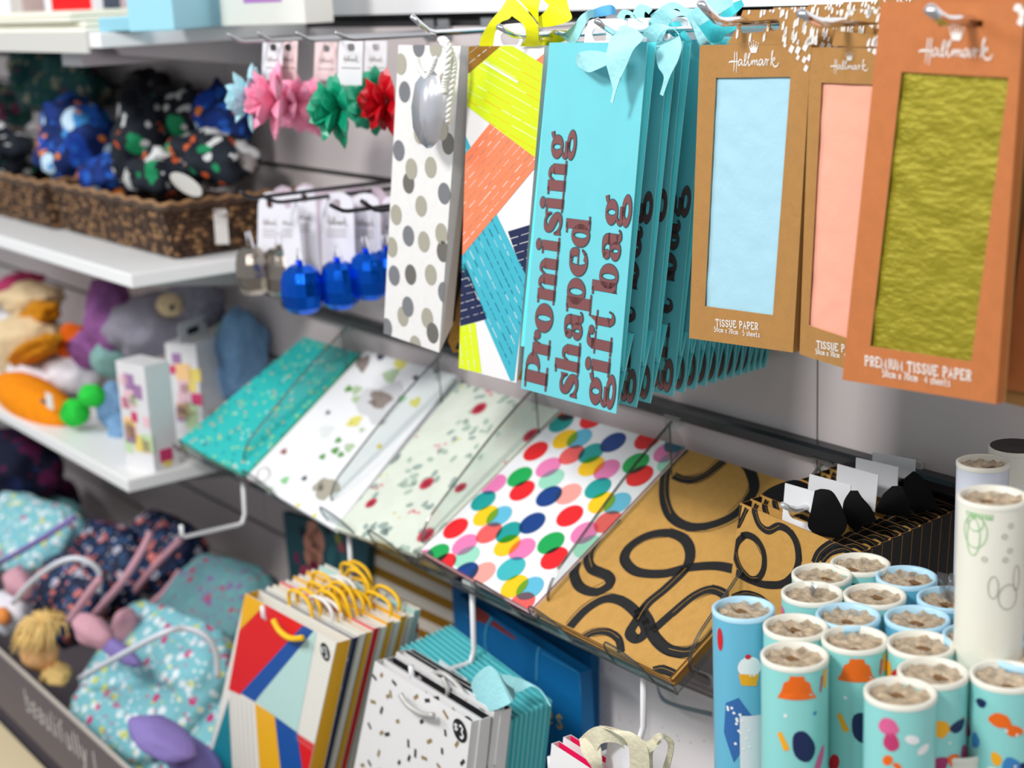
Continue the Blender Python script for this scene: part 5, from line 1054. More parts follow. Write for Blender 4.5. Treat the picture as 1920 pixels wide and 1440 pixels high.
def prm(f, b):
    for m, pts, l in ((PYE, [(235, 450), (360, 515), (205, 670)], 1), (PR_, [(355, 515), (600, 645), (210, 1030), (145, 1000), (205, 665)], 1), (PBL, [(560, 640), (635, 660), (295, 1070), (212, 1020)], 2), (PMI, [(630, 662), (642, 680), (532, 1245), (293, 1065)], 2), (PCR, [(632, 662), (770, 740), (640, 1320), (530, 1242)], 1),
                      (PCR, [(140, 995), (293, 1068), (335, 1700), (180, 1700)], 1), (PTE, [(150, 1040), (180, 1700), (-60, 1700)], 1), (PYE, [(293, 1075), (405, 1145), (470, 1700), (340, 1700)], 2), (PBL, [(405, 1148), (532, 1240), (600, 1700), (465, 1700)], 2), (PR_, [(530, 1243), (645, 1318), (560, 1700), (600, 1700)], 2)):
        f.pr(b, z5b(pts), m, l)
    gl = mat('print_greyline', (150, 148, 146), .5)
    for k in range(5): f.rib(b, z5b([(165+k*26, 1020+k*12), (205+k*25, 1700)]), .0009, gl, 3, sm=0)
    for k in range(26): f.rib(b, z5b([(618-4*k, 720+22*k), (732-4.5*k, 790+22*k)]), .0005, mat('print_pin', (196, 198, 196), .5), 3, sm=0)
    badge(f, b, *z5b([(688, 787)])[0], .0105, '$3')
mq = z5b([(240, 458), (752, 738), (520, 1800), (-10, 1560)])
lowe, lf = lowbag('front gift bag with red, blue, mint and yellow facets and a yellow cord handle', mq, .325, PCR, prm, PYE, PCR, 'faceted gift bags on the second drop hook', .018)
YC = mat('yellow_cord', (246, 192, 16), .5); WC = mat('white_cord', (232, 230, 226), .5)
b = MB(); b.tube([U(*p, y=-(.335)) for p in smooth(z5b([(398, 608), (430, 665), (480, 705), (520, 713), (560, 708)]), 4)], .0036, YC, 8); b.build('cord_handle', lowe, True)
colz = [(NAV, 'navy dotted'), (PCR, 'white edged'), (PYE, 'yellow sided'), (PR_, 'red sided'), (PCR, 'white edged'), (PYE, 'yellow sided'), (PCR, 'white edged'), (PYE, 'yellow sided'), (PCR, 'pale'), (PMI, 'pale spotted')]
for i, (m, nm) in enumerate(colz):
    d = .325-.0135*(i+1)-.004; Q = [U(*p, y=-.325) for p in mq]; sh = Vector((.0005*(i+1), .0088*(i+1)+.012, .0006*i*(1+(i%2))))
    e = E('gift_bag', tuple(Q[0]+sh), ['navy gift bag with white dots just behind the faceted one', 'white edged gift bag second behind the faceted one', 'yellow sided gift bag third behind the faceted one', 'red sided gift bag fourth in the packed row', 'white gift bag fifth in the packed row', 'yellow sided gift bag sixth in the packed row', 'white edged gift bag seventh in the packed row', 'yellow sided gift bag eighth in the packed row', 'pale gift bag second from the back of the packed row', 'pale gift bag at the back of the packed row by blue ribbons'][i], 'gift bag', 'gift bags packed on the second drop hook')
    b = MB(); q = [p+sh for p in Q]; b.slab(q, (0, .0008, 0), m, PCR); b.slab([q[1], q[1]+Vector((0, .007, 0)), q[2]+Vector((0, .007, 0)), q[2]], (-.0008, 0, 0), m, PCR); b.slab([p+Vector((0, .0072, 0)) for p in q], (0, .0008, 0), PCR, PCR)
    if i == 0:
        for k in range(14):
            c = q[1].lerp(q[2], .03+k*.07)+Vector((-.008+(k % 2)*.004, -.0006, 0)); b.poly([c+Vector((.005*math.cos(t), 0, .005*math.sin(t))) for t in [j*.52 for j in range(12)]], PW)
        b.poly([q[1].lerp(q[2], .1)+Vector((-.012+.01*math.cos(t), -.0007, .01*math.sin(t))) for t in [j*.52 for j in range(12)]], PW)
    b.build('bag_body', e)
    b = MB(); rr = random.Random(i*7+3); top = q[0].lerp(q[1], rr.uniform(.35, .75)); cm = WC if i in (1, 6) else YC
    for (yy) in ((0), (.009)):
        x0, x1 = top.x-.022, top.x+.03; zt = top.z; h = rr.uniform(.012, .028); ln = rr.uniform(-.01, .01)
        b.tube([Vector(p) for p in smooth([(x0, top.y+yy, zt-.01), (x0+ln, top.y+yy, zt+h*.6), (x0+.014+ln, top.y+yy, zt+h), (x1-.014+ln, top.y+yy, zt+h), (x1+ln, top.y+yy, zt+h*.5), (x1, top.y+yy, zt-.012)], 4)], .0023, cm, 6)
    b.build('cord_handle', e, True)
BR_ = mat('ribbon_blue_mid', (70, 156, 200), .6)
b = MB(); strip3(b, [(800, 440), (900, 500), (1000, 490), (1150, 560)], [(870, 560), (950, 560), (1050, 620), (1160, 640)], [.24, .235, .23, .22], BR_, z5b)
T(b.build('ribbon', smooth_=True, solid=.0008, loc=tuple(U(660, 1130, y=-.23))), 'crumpled blue ribbon at the back of the packed faceted bags', 'ribbon')
STR = fabric('paper_bluestripe', (210, 222, 226), [(40, 100, 160), (220, 230, 230), (60, 150, 190), (210, 90, 60)], 50, .4)
lowbag('pale bag with blue and red marks at the right end of the packed row', z5b([(1030, 560), (1165, 640), (1120, 1100), (1000, 1000)]), .2, STR, group=None)
# confetti bags
BKE = mat('print_charcoal', (50, 48, 48), .5); TAU = mat('print_taupe', (150, 128, 84), .45)
def prc(f, b):
    rr = random.Random(9); z6c = Z(640, 1060, 3.787)
    pts = [(230, 790), (285, 780), (375, 835), (350, 915), (330, 930), (530, 935), (610, 960), (225, 970), (285, 1030), (400, 1108), (570, 1110), (740, 1060), (200, 1140), (285, 1190), (325, 1200), (738, 1190), (475, 1265), (625, 1250), (820, 1270), (265, 1335), (480, 1370), (410, 1400), (588, 1370), (525, 1335), (715, 1320), (860, 1400), (200, 1405), (690, 1425), (150, 1420)]
    for k in range(60): pts.append((rr.uniform(100, 1000), rr.uniform(1460, 2400)))
    for x, y in pts:
        px, py = z6c([(x, y)])[0]; u, v = f.uv(px, py); a = rr.uniform(-.9, 1.8); l, w_ = rr.uniform(.0036, .0060), .0021; c, s = math.cos(a), math.sin(a)
        f.pruv(b, [(u+c*p-s*q, v+s*p+c*q) for p, q in ((-l, -w_), (l, -w_), (l, w_), (-l, w_))], TAU if rr.random() < .4 else BKE, 1)
    badge(f, b, 862, 1370, .0125, '$3')
cq = [(703, 1240), (884, 1354), (845, 1700), (640, 1560)]
ce, cf = lowbag('front white gift bag with black and gold confetti strokes and a $3 spot', cq, .30, PW, prc, PW, BKI, 'white confetti bags on the third drop hook', .012)
b = MB(); b.tube([U(*p, y=-.31) for p in smooth([(751, 1302), (765, 1322), (790, 1338), (812, 1341)], 4)], .0032, mat('silver_cord', (196, 194, 190), .4, metal=.3), 8); b.build('cord_handle', ce, True)
for i in range(3):
    c = dup(ce, (.002+.001*i, [.010, .026, .034][i], [.0,.004,.002][i]), ['second white confetti bag with its black lining showing', 'third white confetti bag in the row', 'rearmost white confetti bag, touching the aqua bags'][i], keep=['bag_body'])
b = MB(); b.tube([Vector(p) for p in smooth([tuple(U(x, y, y=-.27)) for x, y in ((790, 1310), (800, 1275), (830, 1262), (870, 1300), (885, 1345))], 4)], .0030, mat('silver_cord', (196, 194, 190), .4, metal=.3), 8)
b.tube([Vector(p) for p in smooth([tuple(U(x, y, y=-.28)) for x, y in ((750, 1262), (780, 1290), (815, 1320), (840, 1300), (830, 1270))], 4)], .0026, mat('silver_cord', (196, 194, 190), .4, metal=.3), 8)
T(b.build('cord_loops', smooth_=True, loc=tuple(U(800, 1290, y=-.28))), 'silver grey cord loops around the hook tip above the confetti bags', 'cord')
Q = [U(*p, y=-.255) for p in ((752, 1212), (940, 1362), (908, 1700), (705, 1560))]
AQM = mat('aqua_paper_low', (70, 192, 200), .55)
for i in range(10):
    sh = Vector((0, .0066*i, .0008*i)); q = [p+sh for p in Q]
    e = E('gift_bag', tuple(q[0]), 'plain aqua gift bag in the row behind the white confetti bags', 'gift bag', 'plain aqua gift bags on the third drop hook')
    b = MB(); b.slab(q, (0, .0008, 0), AQM, AQE); b.slab([q[1], q[1]+Vector((-.004, .0028, 0)), q[2]+Vector((-.004, .0028, 0)), q[2]], (-.0005, 0, 0), AQM, AQE); b.slab([q[1]+Vector((-.004, .0028, 0)), q[1]+Vector((0, .0055, 0)), q[2]+Vector((0, .0055, 0)), q[2]+Vector((-.004, .0028, 0))], (-.0005, 0, 0), AQM, AQE); b.slab([p+Vector((0, .0058, 0)) for p in q], (0, .0005, 0), AQM, AQE); b.build('bag_body', e)
z6c = Z(640, 1060, 3.787)
rb = E('ribbon', tuple(U(910, 1290, y=-.26)), 'puffed aqua ribbon bow above the lower row of aqua bags', 'ribbon')
b = MB(); strip3(b, [(920, 900), (940, 800), (1040, 715), (1110, 760), (1130, 830)], [(900, 960), (1000, 1030), (1100, 1025), (1220, 960), (1225, 880)], [.25, .27, .275, .27, .25], RIBQ, z6c); b.build('ribbon_loop', rb, True, solid=.0008)
b = MB(); strip3(b, [(1130, 770), (1230, 790), (1330, 830), (1420, 890), (1490, 1000)], [(1180, 880), (1260, 900), (1350, 860), (1420, 900), (1480, 1000)], [.24, .23, .22, .22, .23], RIBQ, z6c); b.build('ribbon_loop', rb, True, solid=.0008)
b = MB(); strip3(b, [(580, 555), (640, 570), (750, 575)], [(620, 660), (660, 740), (710, 670)], [.2, .21, .2], RIBQ, z6c); b.build('ribbon_loop', rb, True, solid=.0008)
b = MB(); strip3(b, [(580, 560), (600, 620), (650, 740)], [(480, 570), (540, 640), (640, 760)], [.2, .2, .2], AQM, z6c); b.build('ribbon_loop', rb, True, solid=.0008)
for i, (pts, d) in enumerate((([(695, 670), (890, 810), (885, 920), (680, 790)], .24), ([(765, 640), (950, 740), (945, 850), (760, 730)], .215), ([(805, 615), (995, 700), (990, 760), (800, 680)], .19))):
    pp = z6c(pts); f2 = Face(*pp, d, d); b = MB()
    if i < 2: holed(f2, b, pp, ((pp[0][0]+pp[2][0])/2+8, (pp[0][1]+pp[2][1])/2), .014, .005, CARDW)
    else: f2.slab(b, CARDW, .0008)
    T(b.build('hang_card', loc=tuple(f2.at(*pp[0]))), ['slotted white hang card nearest the tip of the third drop hook', 'white hang card second along the third drop hook', 'white hang card closest to the upright of the third drop hook'][i], 'hang card')
# wall bags
def prfl(f, b):
    pe, pk, tl_, dk = mat('fl_peach', (206, 140, 118), .6), mat('fl_pink', (176, 66, 100), .6), mat('fl_teal', (50, 104, 112), .6), mat('fl_dark', (18, 32, 44), .6)
    for x, y, r, m in ((620, 110, 17, pe), (650, 160, 17, pe), (600, 180, 16, pe), (640, 230, 17, pe), (600, 250, 14, pe), (630, 280, 14, pe), (640, 360, 22, pk), (580, 370, 18, pk), (530, 260, 9, mat('fl_plum', (120, 50, 90), .6)), (790, 330, 26, tl_), (740, 260, 18, tl_), (850, 420, 18, tl_), (780, 200, 9, mat('fl_rose', (170, 90, 100), .6)), (760, 150, 7, mat('fl_olive', (150, 150, 50), .6)), (560, 110, 8, dk), (700, 90, 10, dk), (860, 380, 10, mat('fl_plum', (120, 50, 90), .6))):
        p = z5b([(x, y)])[0]; f.pr(b, f.circ(p[0], p[1], r*.0011), m, 1)
    p = z5b([(625, 185)])[0]; f.pr(b, f.circ(p[0], p[1], .0045), dk, 2)
lowbag('dark teal gift bag with peach and pink flowers hanging against the wall', z5b([(450, 0), (935, 150), (900, 700), (520, 640)]), .045, mat('paper_deepteal', (38, 84, 92), .55), prfl, thick=.01, edge=mat('paper_deepteal', (38, 84, 92), .55))
def prgs(f, b):
    g = mat('stripe_gold', (186, 130, 30), .3, metal=.5)
    for k in range(-2, 12): f.pr(b, z5b([(900, 150+k*118), (1500, 400+k*118+30), (1500, 455+k*118+30), (900, 205+k*118)]), g, 1)
lowbag('large white gift bag with slanting gold foil stripes against the wall', z5b([(930, 170), (1440, 350), (1420, 1100), (960, 900)]), .035, mat('paper_warm', (214, 204, 190), .5), prgs, thick=.012)
def prb(f, b):
    rd = mat('tri_red', (140, 52, 44), .6); li = mat('line_sky', (70, 160, 200), .6)
    f.pr(b, z6c([(895, 235), (1055, 360), (1030, 415), (935, 385)]), rd, 1); f.pr(b, z6c([(1080, 390), (1245, 520), (1225, 525), (1055, 420)]), rd, 1)
    f.rib(b, z6c([(865, 350), (935, 380)]), .001, li, 2, sm=0); f.rib(b, z6c([(1070, 370), (1030, 440), (1020, 550), (1050, 700)]), .003, li, 3); f.rib(b, z6c([(1415, 550), (1390, 640), (1385, 820)]), .003, li, 3); f.rib(b, z6c([(1420, 620), (1670, 755), (1690, 800), (1720, 1100)]), .0009, li, 3, sm=0)
    write(f, b, 'es', (1023, 1352), (1062, 1372), .024, .0028, mat('gold_word', (226, 190, 40), .4))
BLU = mat('paper_blue', (8, 104, 164), .5)  # blue set darker, the shade these bags hang in is part of the colour
lowbag('larger blue gift bag with dark red triangles, nearest the wall', [(846, 1085), (1108, 1228), (1112, 1520), (870, 1480)], .07, BLU, None, thick=.015, edge=BLU)
lowbag('front blue gift bag with sky cord handles and gold letters', [(858, 1115), (1088, 1262), (1098, 1560), (875, 1500)], .11, BLU, prb, thick=.015, edge=BLU)
def prcw(f, b):
    rr = random.Random(21)
    for k in range(150):
        u, v = rr.uniform(-.02, .3), rr.uniform(-.3, .3); f.pruv(b, [(u+.0008*math.cos(t), v+.0008*math.sin(t)) for t in (0, 1.05, 2.1, 3.14, 4.2, 5.2)], BKE, 1)
PGY = mat('paper_pinkgrey', (238, 230, 230), .55)
lowbag('plain white speckled gift bag behind the fourth drop hook', [(1120, 1222), (1222, 1270), (1225, 1560), (1108, 1500)], .06, PGY, prcw, thick=.01)
we, wf = lowbag('white speckled gift bag with a grey ribbon handle beside the wrapping rolls', [(1219, 1262), (1420, 1345), (1420, 1640), (1222, 1560)], .075, PGY, prcw, thick=.01)
b = MB(); strip3(b, [(1030, 838), (1070, 930), (1180, 985), (1420, 1040)], [(1030, 870), (1065, 960), (1170, 1010), (1420, 1075)], [.085, .09, .095, .09], mat('grey_ribbon', (122, 136, 142), .6), z7); b.build('ribbon_handle', we, True, solid=.0006)
b = MB(); f2 = Face.plane((wf.at(1219, 1262, -.004), wf.at(1420, 1345, -.004), wf.at(1219, 1200, -.004)), z7([(1050, 700), (1420, 620), (1430, 930), (1180, 800)])); pp = z7([(1170, 760), (1235, 690), (1425, 780), (1425, 920)])
b2 = MB(); f3 = Face(*z7([(1200, 690), (1440, 790), (1440, 930), (1160, 810)]), .05, .05); holed(f3, b2, f3.px, z7([(1320, 790)])[0], .020, .006, PGY); T(b2.build('hang_card', loc=tuple(f3.at(*f3.px[0]))), 'pale slotted hanging header beside the corner of the tray', 'hang card')
# cream ribbon bags at the bottom edge
HOT = mat('hot_pink', (238, 20, 92), .5)
for i, (q, d) in enumerate((([(1034, 1394), (1150, 1470), (1140, 1640), (1020, 1560)], .33), ([(1056, 1382), (1170, 1455), (1160, 1640), (1045, 1560)], .31))):
    lowbag('white gift bag with hot pink lining, front at the bottom edge' if i == 0 else 'second white gift bag with hot pink lining behind the front one', q, d, PW, None, PW, HOT, thick=.008)
CRM = mat('cream_ribbon', (226, 218, 190), .65, var=.05, vscale=60, bump=.3, bscale=180)
rb = E('ribbon', tuple(U(1180, 1400, y=-.3)), 'wide cream fabric ribbon looped over the drop hook at the bottom edge', 'ribbon')
for A, B_, D_ in (([(480, 1230), (560, 1160), (640, 1145), (760, 1190), (840, 1210)], [(590, 1440), (600, 1330), (650, 1260), (780, 1280), (850, 1450)], [.32, .33, .33, .32, .31]),
                  ([(640, 1150), (720, 1180), (820, 1260), (840, 1440)], [(760, 1180), (860, 1190), (960, 1290), (980, 1440)], [.33, .335, .335, .33]),
                  ([(480, 1230), (500, 1330), (560, 1420), (600, 1500)], [(600, 1220), (630, 1300), (640, 1400), (650, 1500)], [.325, .33, .33, .32]),
                  ([(940, 1440), (950, 1300), (1020, 1200), (1090, 1200), (1150, 1270), (1120, 1440)], [(1000, 1440), (1000, 1330), (1050, 1240), (1085, 1235), (1110, 1290), (1070, 1440)], [.29, .3, .305, .3, .295, .29]),
                  ([(620, 1140), (700, 1150), (860, 1200), (950, 1250), (1020, 1210)], [(680, 1190), (760, 1230), (900, 1290), (980, 1330), (1060, 1250)], [.3, .305, .31, .31, .3])):
    b = MB(); strip3(b, A, B_, D_, CRM, z7); b.build('ribbon_loop', rb, True, solid=.0009)
b = MB(); pp = z7([(680, 1230), (830, 1290), (840, 1500), (660, 1450)]); f2 = Face(*pp, .318, .318); f2.slab(b, CARDW, .0008); T(b.build('hang_card', loc=tuple(f2.at(*pp[0]))), 'white hang card under the cream ribbon at the bottom edge', 'hang card')
# ---------------- wrapping paper rolls ----------------
RM = [mat('roll_mint', (140, 208, 204), .3, coat=.3), mat('roll_blue', (100, 176, 204), .3, coat=.3), mat('roll_cream', (228, 226, 212), .3, coat=.3), mat('roll_clear', (206, 210, 222), .15, coat=.5)]
RIM = [mat('rim_cream', (226, 224, 212), .4), mat('rim_blue', (176, 216, 236), .4)]
CORE = mat('core_brown', (150, 122, 92), .7, var=.3, vscale=60); FILM = mat('crumpled_film', (188, 168, 142), .16, var=.42, vscale=120, bump=1.0, bscale=130, coat=.6); HOLE = mat('core_hole', (120, 86, 50), .8)
PALR = [mat('r_orange', (238, 106, 22), .4), mat('r_amber', (244, 172, 30), .4), mat('r_navy', (28, 40, 84), .4), mat('r_pink', (222, 100, 150), .4), mat('r_white', (240, 240, 240), .4), mat('r_red', (206, 32, 44), .4), mat('r_sky', (60, 130, 190), .4), mat('r_plum', (160, 50, 100), .4)]
FILMC = clear('cellophane', (232, 234, 236), .12, .16)
def wisp(e, c, s, seed):
    rr = random.Random(seed); b = MB()
    for k in range(7):
        a = rr.uniform(0, 6.28); A = [c+Vector((math.cos(a)*t*s*.5, math.sin(a)*t*s*.5, s*(t**.8)+rr.uniform(-.1, .1)*s-.002)) for t in (0, .35, .7, 1)]; d = Vector((-math.sin(a), math.cos(a), .3))*s*.45
        b.strip([Vector(q) for q in smooth([tuple(q-d*.3) for q in A], 2)], [Vector(q) for q in smooth([tuple(q+d*rr.uniform(.5, 1)) for q in A], 2)], FILMC)
    b.build('film_end', e, True)
TX, TY = Vector((1, 0, 0)), Vector((0, 1, 0))
def roll(px, py, kind, label, seed, z=None, r=.0225, L=.42, hole=True, decor=None, mz=0.0, film=None):
    c = U(px, py, z=mz if z is None else z); e = E('wrapping_paper_roll', (c.x, c.y, c.z-L), label, 'wrapping paper roll', 'wrapping paper rolls standing in the corner'); rr = random.Random(seed)
    cx, cy, cz = c; b = MB(); b.lathe([(r, cz-L), (r, cz-.002), (r-.0004, cz)], RM[kind[0]], (cx, cy, 0), 40); bp = b
    b = MB(); b.lathe([(r+.0002, cz-.003), (r+.0003, cz), (r-.001, cz+.0008), (r-.0028, cz), (r-.003, cz-.006)], RIM[kind[1]], (cx, cy, 0), 40); b.build('rolled_edge', e, True)
    b = MB(); V = [(cx, cy, cz-.006)]; seg = 40; rings = 9
    hx, hy = rr.uniform(-.3, .3)*r, rr.uniform(-.3, .3)*r
    for i in range(1, rings+1):
        q = (r-.0028)*i/rings
        for k in range(seg):
            a = 2*math.pi*k/seg; x, y = q*math.cos(a), q*math.sin(a); dh = math.hypot(x-hx, y-hy)
            h = -.0035+.0022*noise.noise(Vector((x*170, y*170, seed)))+.0012*math.sin(a*11+seed+i*.6)*(i/rings)-(.006*max(0, 1-dh/.007) if hole else 0)
            V.append((cx+x, cy+y, cz+h))
    V[0] = (cx, cy, cz-.004); b.add(V, [(0, 1+k, 1+(k+1) % seg) for k in range(seg)]+[(1+i*seg+k, 1+(i+1)*seg+k, 1+(i+1)*seg+(k+1) % seg, 1+i*seg+(k+1) % seg) for i in range(rings-1) for k in range(seg)], FILM); b.build('gathered_film', e, True)
    if hole:
        b = MB(); n = 14; P = [(cx+hx+.005*(1+.3*math.sin(3*t+seed))*math.cos(t), cy+hy+.0042*(1+.3*math.cos(2*t))*math.sin(t), cz-.0048) for t in [2*math.pi*k/n for k in range(n)]]; b.poly(P, HOLE); b.build('core_opening', e)
    # print on the paper: polygons wrapped round the cylinder, s metres from the side facing the aisle, v metres below the rim
    def wrap(mb, pts, m, lay=1):
        a0 = math.atan2(CAM.y-cy, CAM.x-cx); out = []
        for i in range(len(pts)):
            p, q = pts[i], pts[(i+1) % len(pts)]; k = max(1, int(abs(q[0]-p[0])/.002))
            for j in range(k): out.append((p[0]+(q[0]-p[0])*j/k, p[1]+(q[1]-p[1])*j/k))
        s0 = sum(p[0] for p in out)/len(out); v0 = sum(p[1] for p in out)/len(out); R2 = r+.0003*lay
        P = [Vector((cx+R2*math.cos(a0+s/r), cy+R2*math.sin(a0+s/r), cz-v)) for s, v in out]
        ctr = Vector((cx+R2*math.cos(a0+s0/r), cy+R2*math.sin(a0+s0/r), cz-v0)); n = len(P)
        # concentric copies keep the patch on the curved surface
        mid = [Vector((cx+R2*math.cos(a0+(s0+(s-s0)*.5)/r), cy+R2*math.sin(a0+(s0+(s-s0)*.5)/r), cz-(v0+(v-v0)*.5))) for s, v in out]
        mb.add([ctr]+mid+P, [(0, 1+i, 1+(i+1) % n) for i in range(n)]+[(1+i, 1+n+i, 1+n+(i+1) % n, 1+(i+1) % n) for i in range(n)], m)
    def ell(s, v, a, c, rot=0, n=14, wob=0): return [(s+a*(1+wob*math.sin(3*t))*math.cos(t)*math.cos(rot)-c*math.sin(t)*math.sin(rot), v+a*(1+wob*math.sin(3*t))*math.cos(t)*math.sin(rot)+c*math.sin(t)*math.cos(rot)) for t in [2*math.pi*k/n for k in range(n)]]
    b = bp
    if decor: decor(b, wrap, ell)
    elif kind[0] < 2:
        for k in range(16):
            s, v = -.03+.012*(k % 6)+rr.uniform(-.004, .004), .012+.020*(k//3)*.6+rr.uniform(0, .014); wrap(b, ell(s, v, rr.uniform(.003, .0075), rr.uniform(.003, .006), rr.uniform(0, 3), 12, .15), PALR[rr.randrange(8)])
        for k in range(14): wrap(b, ell(rr.uniform(-.033, .033), rr.uniform(.008, .12), .001, .001, 0, 6), PALR[4 if k % 2 else 5])
    o_ = b.build('printed_paper', e, True)
    if film: wisp(e, c, *film)
    return e
def dec_cup(b, W, E_):
    W(b, E_(.004, .036, .0085, .008, 0, 16, .05), PALR[4]); W(b, [(-.004, .041), (.011, .042), (.009, .051), (-.002, .05)], PALR[1]); W(b, E_(.003, .028, .0022, .002), PALR[5])
    W(b, [(-.0005, .073-.02), (.016, .085), (.012, .105), (.004, .118), (-.008, .09), (-.007, .062)], mat('r_bluedot', (52, 104, 168), .4)) if False else None
    W(b, [(-.014, .066), (-.004, .06), (.006, .075), (.009, .088), (-.001, .1), (-.008, .112), (-.016, .09)], mat('r_bluedot', (52, 104, 168), .4))
    rr = random.Random(2)
    for k in range(16): W(b, E_(rr.uniform(-.013, .004), rr.uniform(.068, .1), .0012, .0012, 0, 6), PALR[4], 2)
    W(b, E_(.02, .062, .006, .009, .2), PALR[7]); W(b, E_(.02, .08, .007, .012, -.2), PALR[7]); W(b, [(.019, .036), (.026, .032), (.026, .042)], PALR[6]); W(b, E_(-.019, .018, .003, .009), PALR[5]); W(b, E_(.017, .046, .002, .0014), PALR[1])
    W(b, E_(-.022, .15, .012, .03, .2, 16, .1), PALR[4])
def dec_or(b, W, E_):
    W(b, [(-.012, .022), (-.009, .017), (-.007, .010), (-.004, .0085), (-.003, .005), (.006, .005), (.007, .0085), (.01, .010), (.012, .017), (.0155, .022)], PALR[0]); W(b, [(.018, .018), (.0195, .008), (.021, .008), (.0195, .02)], PALR[5], 1)
    W(b, E_(-.006, .034, .0014, .0014, 0, 6), PALR[4]); W(b, E_(.014, .033, .0013, .0017, .5, 6), PALR[6]); W(b, [(.0215, .005), (.025, .004), (.026, .018), (.0218, .017)], PALR[1])
    W(b, E_(.006, .056, .0075, .012, -.3, 16, .08), PALR[2]); W(b, [(-.012, .048), (-.009, .046), (-.003, .058), (-.007, .06)], PALR[1]); W(b, E_(.018, .07, .003, .012, .4), PALR[3]); W(b, E_(-.014, .085, .004, .007, .3), PALR[5]); W(b, E_(.004, .1, .007, .005, .3), PALR[2])
def dec_dot(b, W, E_):
    W(b, E_(-.007, .014, .0065, .006, 0, 14, .1), PALR[3]); W(b, E_(-.005, .024, .005, .0065, 0, 12, .1), mat('r_berry', (196, 60, 110), .4)); W(b, E_(.008, .022, .005, .003, .4), PALR[4]); W(b, E_(-.007, .037, .003, .004, .6), PALR[0]); W(b, E_(-.001, .040, .003, .002, .6), PALR[0]); W(b, E_(.001, .052, .0013, .0013, 0, 6), PALR[5]); W(b, E_(.016, .03, .005, .003, -.4), PALR[4]); W(b, E_(-.014, .052, .003, .006, .3), PALR[3])
def dec_line(b, W, E_):
    g, k = mat('r_lime', (150, 196, 140), .5), mat('r_pencil', (170, 168, 156), .5)
    def ring(s, v, a, c, m, w_=.0007):
        n = 26; pts = [(s+a*math.cos(t), v+c*math.sin(t)) for t in [2*math.pi*j/n for j in range(n)]]
        for i in range(n):
            p, q = pts[i], pts[(i+1) % n]; W(b, [p, q, (s+(q[0]-s)*(1-w_/a), v+(q[1]-v)*(1-w_/c)), (s+(p[0]-s)*(1-w_/a), v+(p[1]-v)*(1-w_/c))], m)
    ring(-.011, .018, .0085, .0115, g); ring(-.011, .012, .006, .006, g); ring(-.012, .022, .005, .013, g)
    for s, v in ((.012, .013), (.008, .02), (.012, .03), (.009, .036), (-.004, .036)): ring(s, v, .0019, .0018, k)
    ring(.002, .055, .0035, .008, k); ring(.012, .062, .007, .009, k); ring(.018, .05, .003, .009, k)
    rr = random.Random(1)
    for j in range(9): s = -.018+j*.0022; W(b, [(s, .005), (s+.001, .005), (s+.0015+rr.uniform(-.001, .002), .009), (s+.0006, .009)], g)
R0 = [
 (1905, 838, (2, 0), 'tall cream roll with a dark open end at the right edge by the wall', .04, dict(r=.0215, mz=.06)),
 (1843, 866, (3, 0), 'tall roll in clear film standing left of the cream line print roll', .0, dict(r=.0200, mz=.0685)),
 (1862, 930, (2, 0), 'tallest cream roll with faint green and grey line drawings', .0, dict(r=.0225, mz=.106, decor=dec_line)),
 (1613, 1056, (0, 0), 'rearmost mint wrapping roll, before the kraft bags', 0, {}), (1541, 1076, (0, 0), 'mint roll in the back row, left of the rearmost one', 0, {}), (1700, 1081, (1, 1), 'blue rimmed roll in the back row on the right', 0, {}),
 (1523, 1111, (0, 0), 'mint roll with puffy clear film, second row at the left', 0, dict(hole=False, film=(.008, 4))), (1640, 1115, (0, 0), 'mint roll with a wide brown opening in the second row', 0, {}), (1779, 1121, (1, 1), 'blue rimmed roll whose film sticks up beside the tall cream roll', 0, dict(film=(.016, 3))),
 (1590, 1153, (1, 1), 'blue rimmed roll in the middle row with a small core hole', 0, {}), (1720, 1158, (1, 1), 'blue rimmed roll in the middle row with a large brown hole', 0, {}), (1885, 1158, (1, 1), 'blue rimmed roll at the right edge of the middle row', 0, dict(hole=False)),
 (1492, 1174, (0, 0), 'mint roll with an orange mark tucked right of the leftmost roll', 0, {}), (1394, 1140, (1, 1), 'leftmost blue wrapping roll, printed with a cupcake and a white label', 0, dict(decor=dec_cup)),
 (1603, 1197, (0, 0), 'mint roll with an orange tiered shape in the third row', 0, dict(decor=dec_or)), (1831, 1192, (1, 1), 'blue rimmed roll with white marks in the right of the third row', 0, {}), (1726, 1207, (0, 0), 'mint roll with a coral mark in the centre of the third row', 0, {}),
 (1490, 1228, (0, 0), 'front left mint roll with an orange tiered shape and navy spot', 0, dict(decor=dec_or)), (1749, 1259, (0, 0), 'mint roll with a dark purple mark behind the front centre roll', 0, {}), (1925, 1228, (1, 1), 'blue rimmed roll cut off by the right edge of the photo', 0, {}),
 (1688, 1297, (0, 0), 'front centre mint roll with pink and white marks', 0, dict(decor=dec_dot)), (1886, 1265, (0, 0), 'front right mint roll with small red diamonds', 0, {}),
 (1793, 1398, (2, 0), 'short film wrapped roll standing lowest at the bottom edge', 0, dict(r=.0195, mz=-.052, film=(.02, 5)))]
for i, (px, py, k, lb, _, kw) in enumerate(R0):
    o = roll(px, py, k, lb, i+1, **kw)
    if i == 0: _m  # the dark open end
b = MB(); c = U(1905, 838, z=.06); b.lathe([(.0205, c.z+.0012), (.0, c.z-.0)], mat('dark_core', (40, 34, 32), .5), (c.x, c.y, 0), 24)
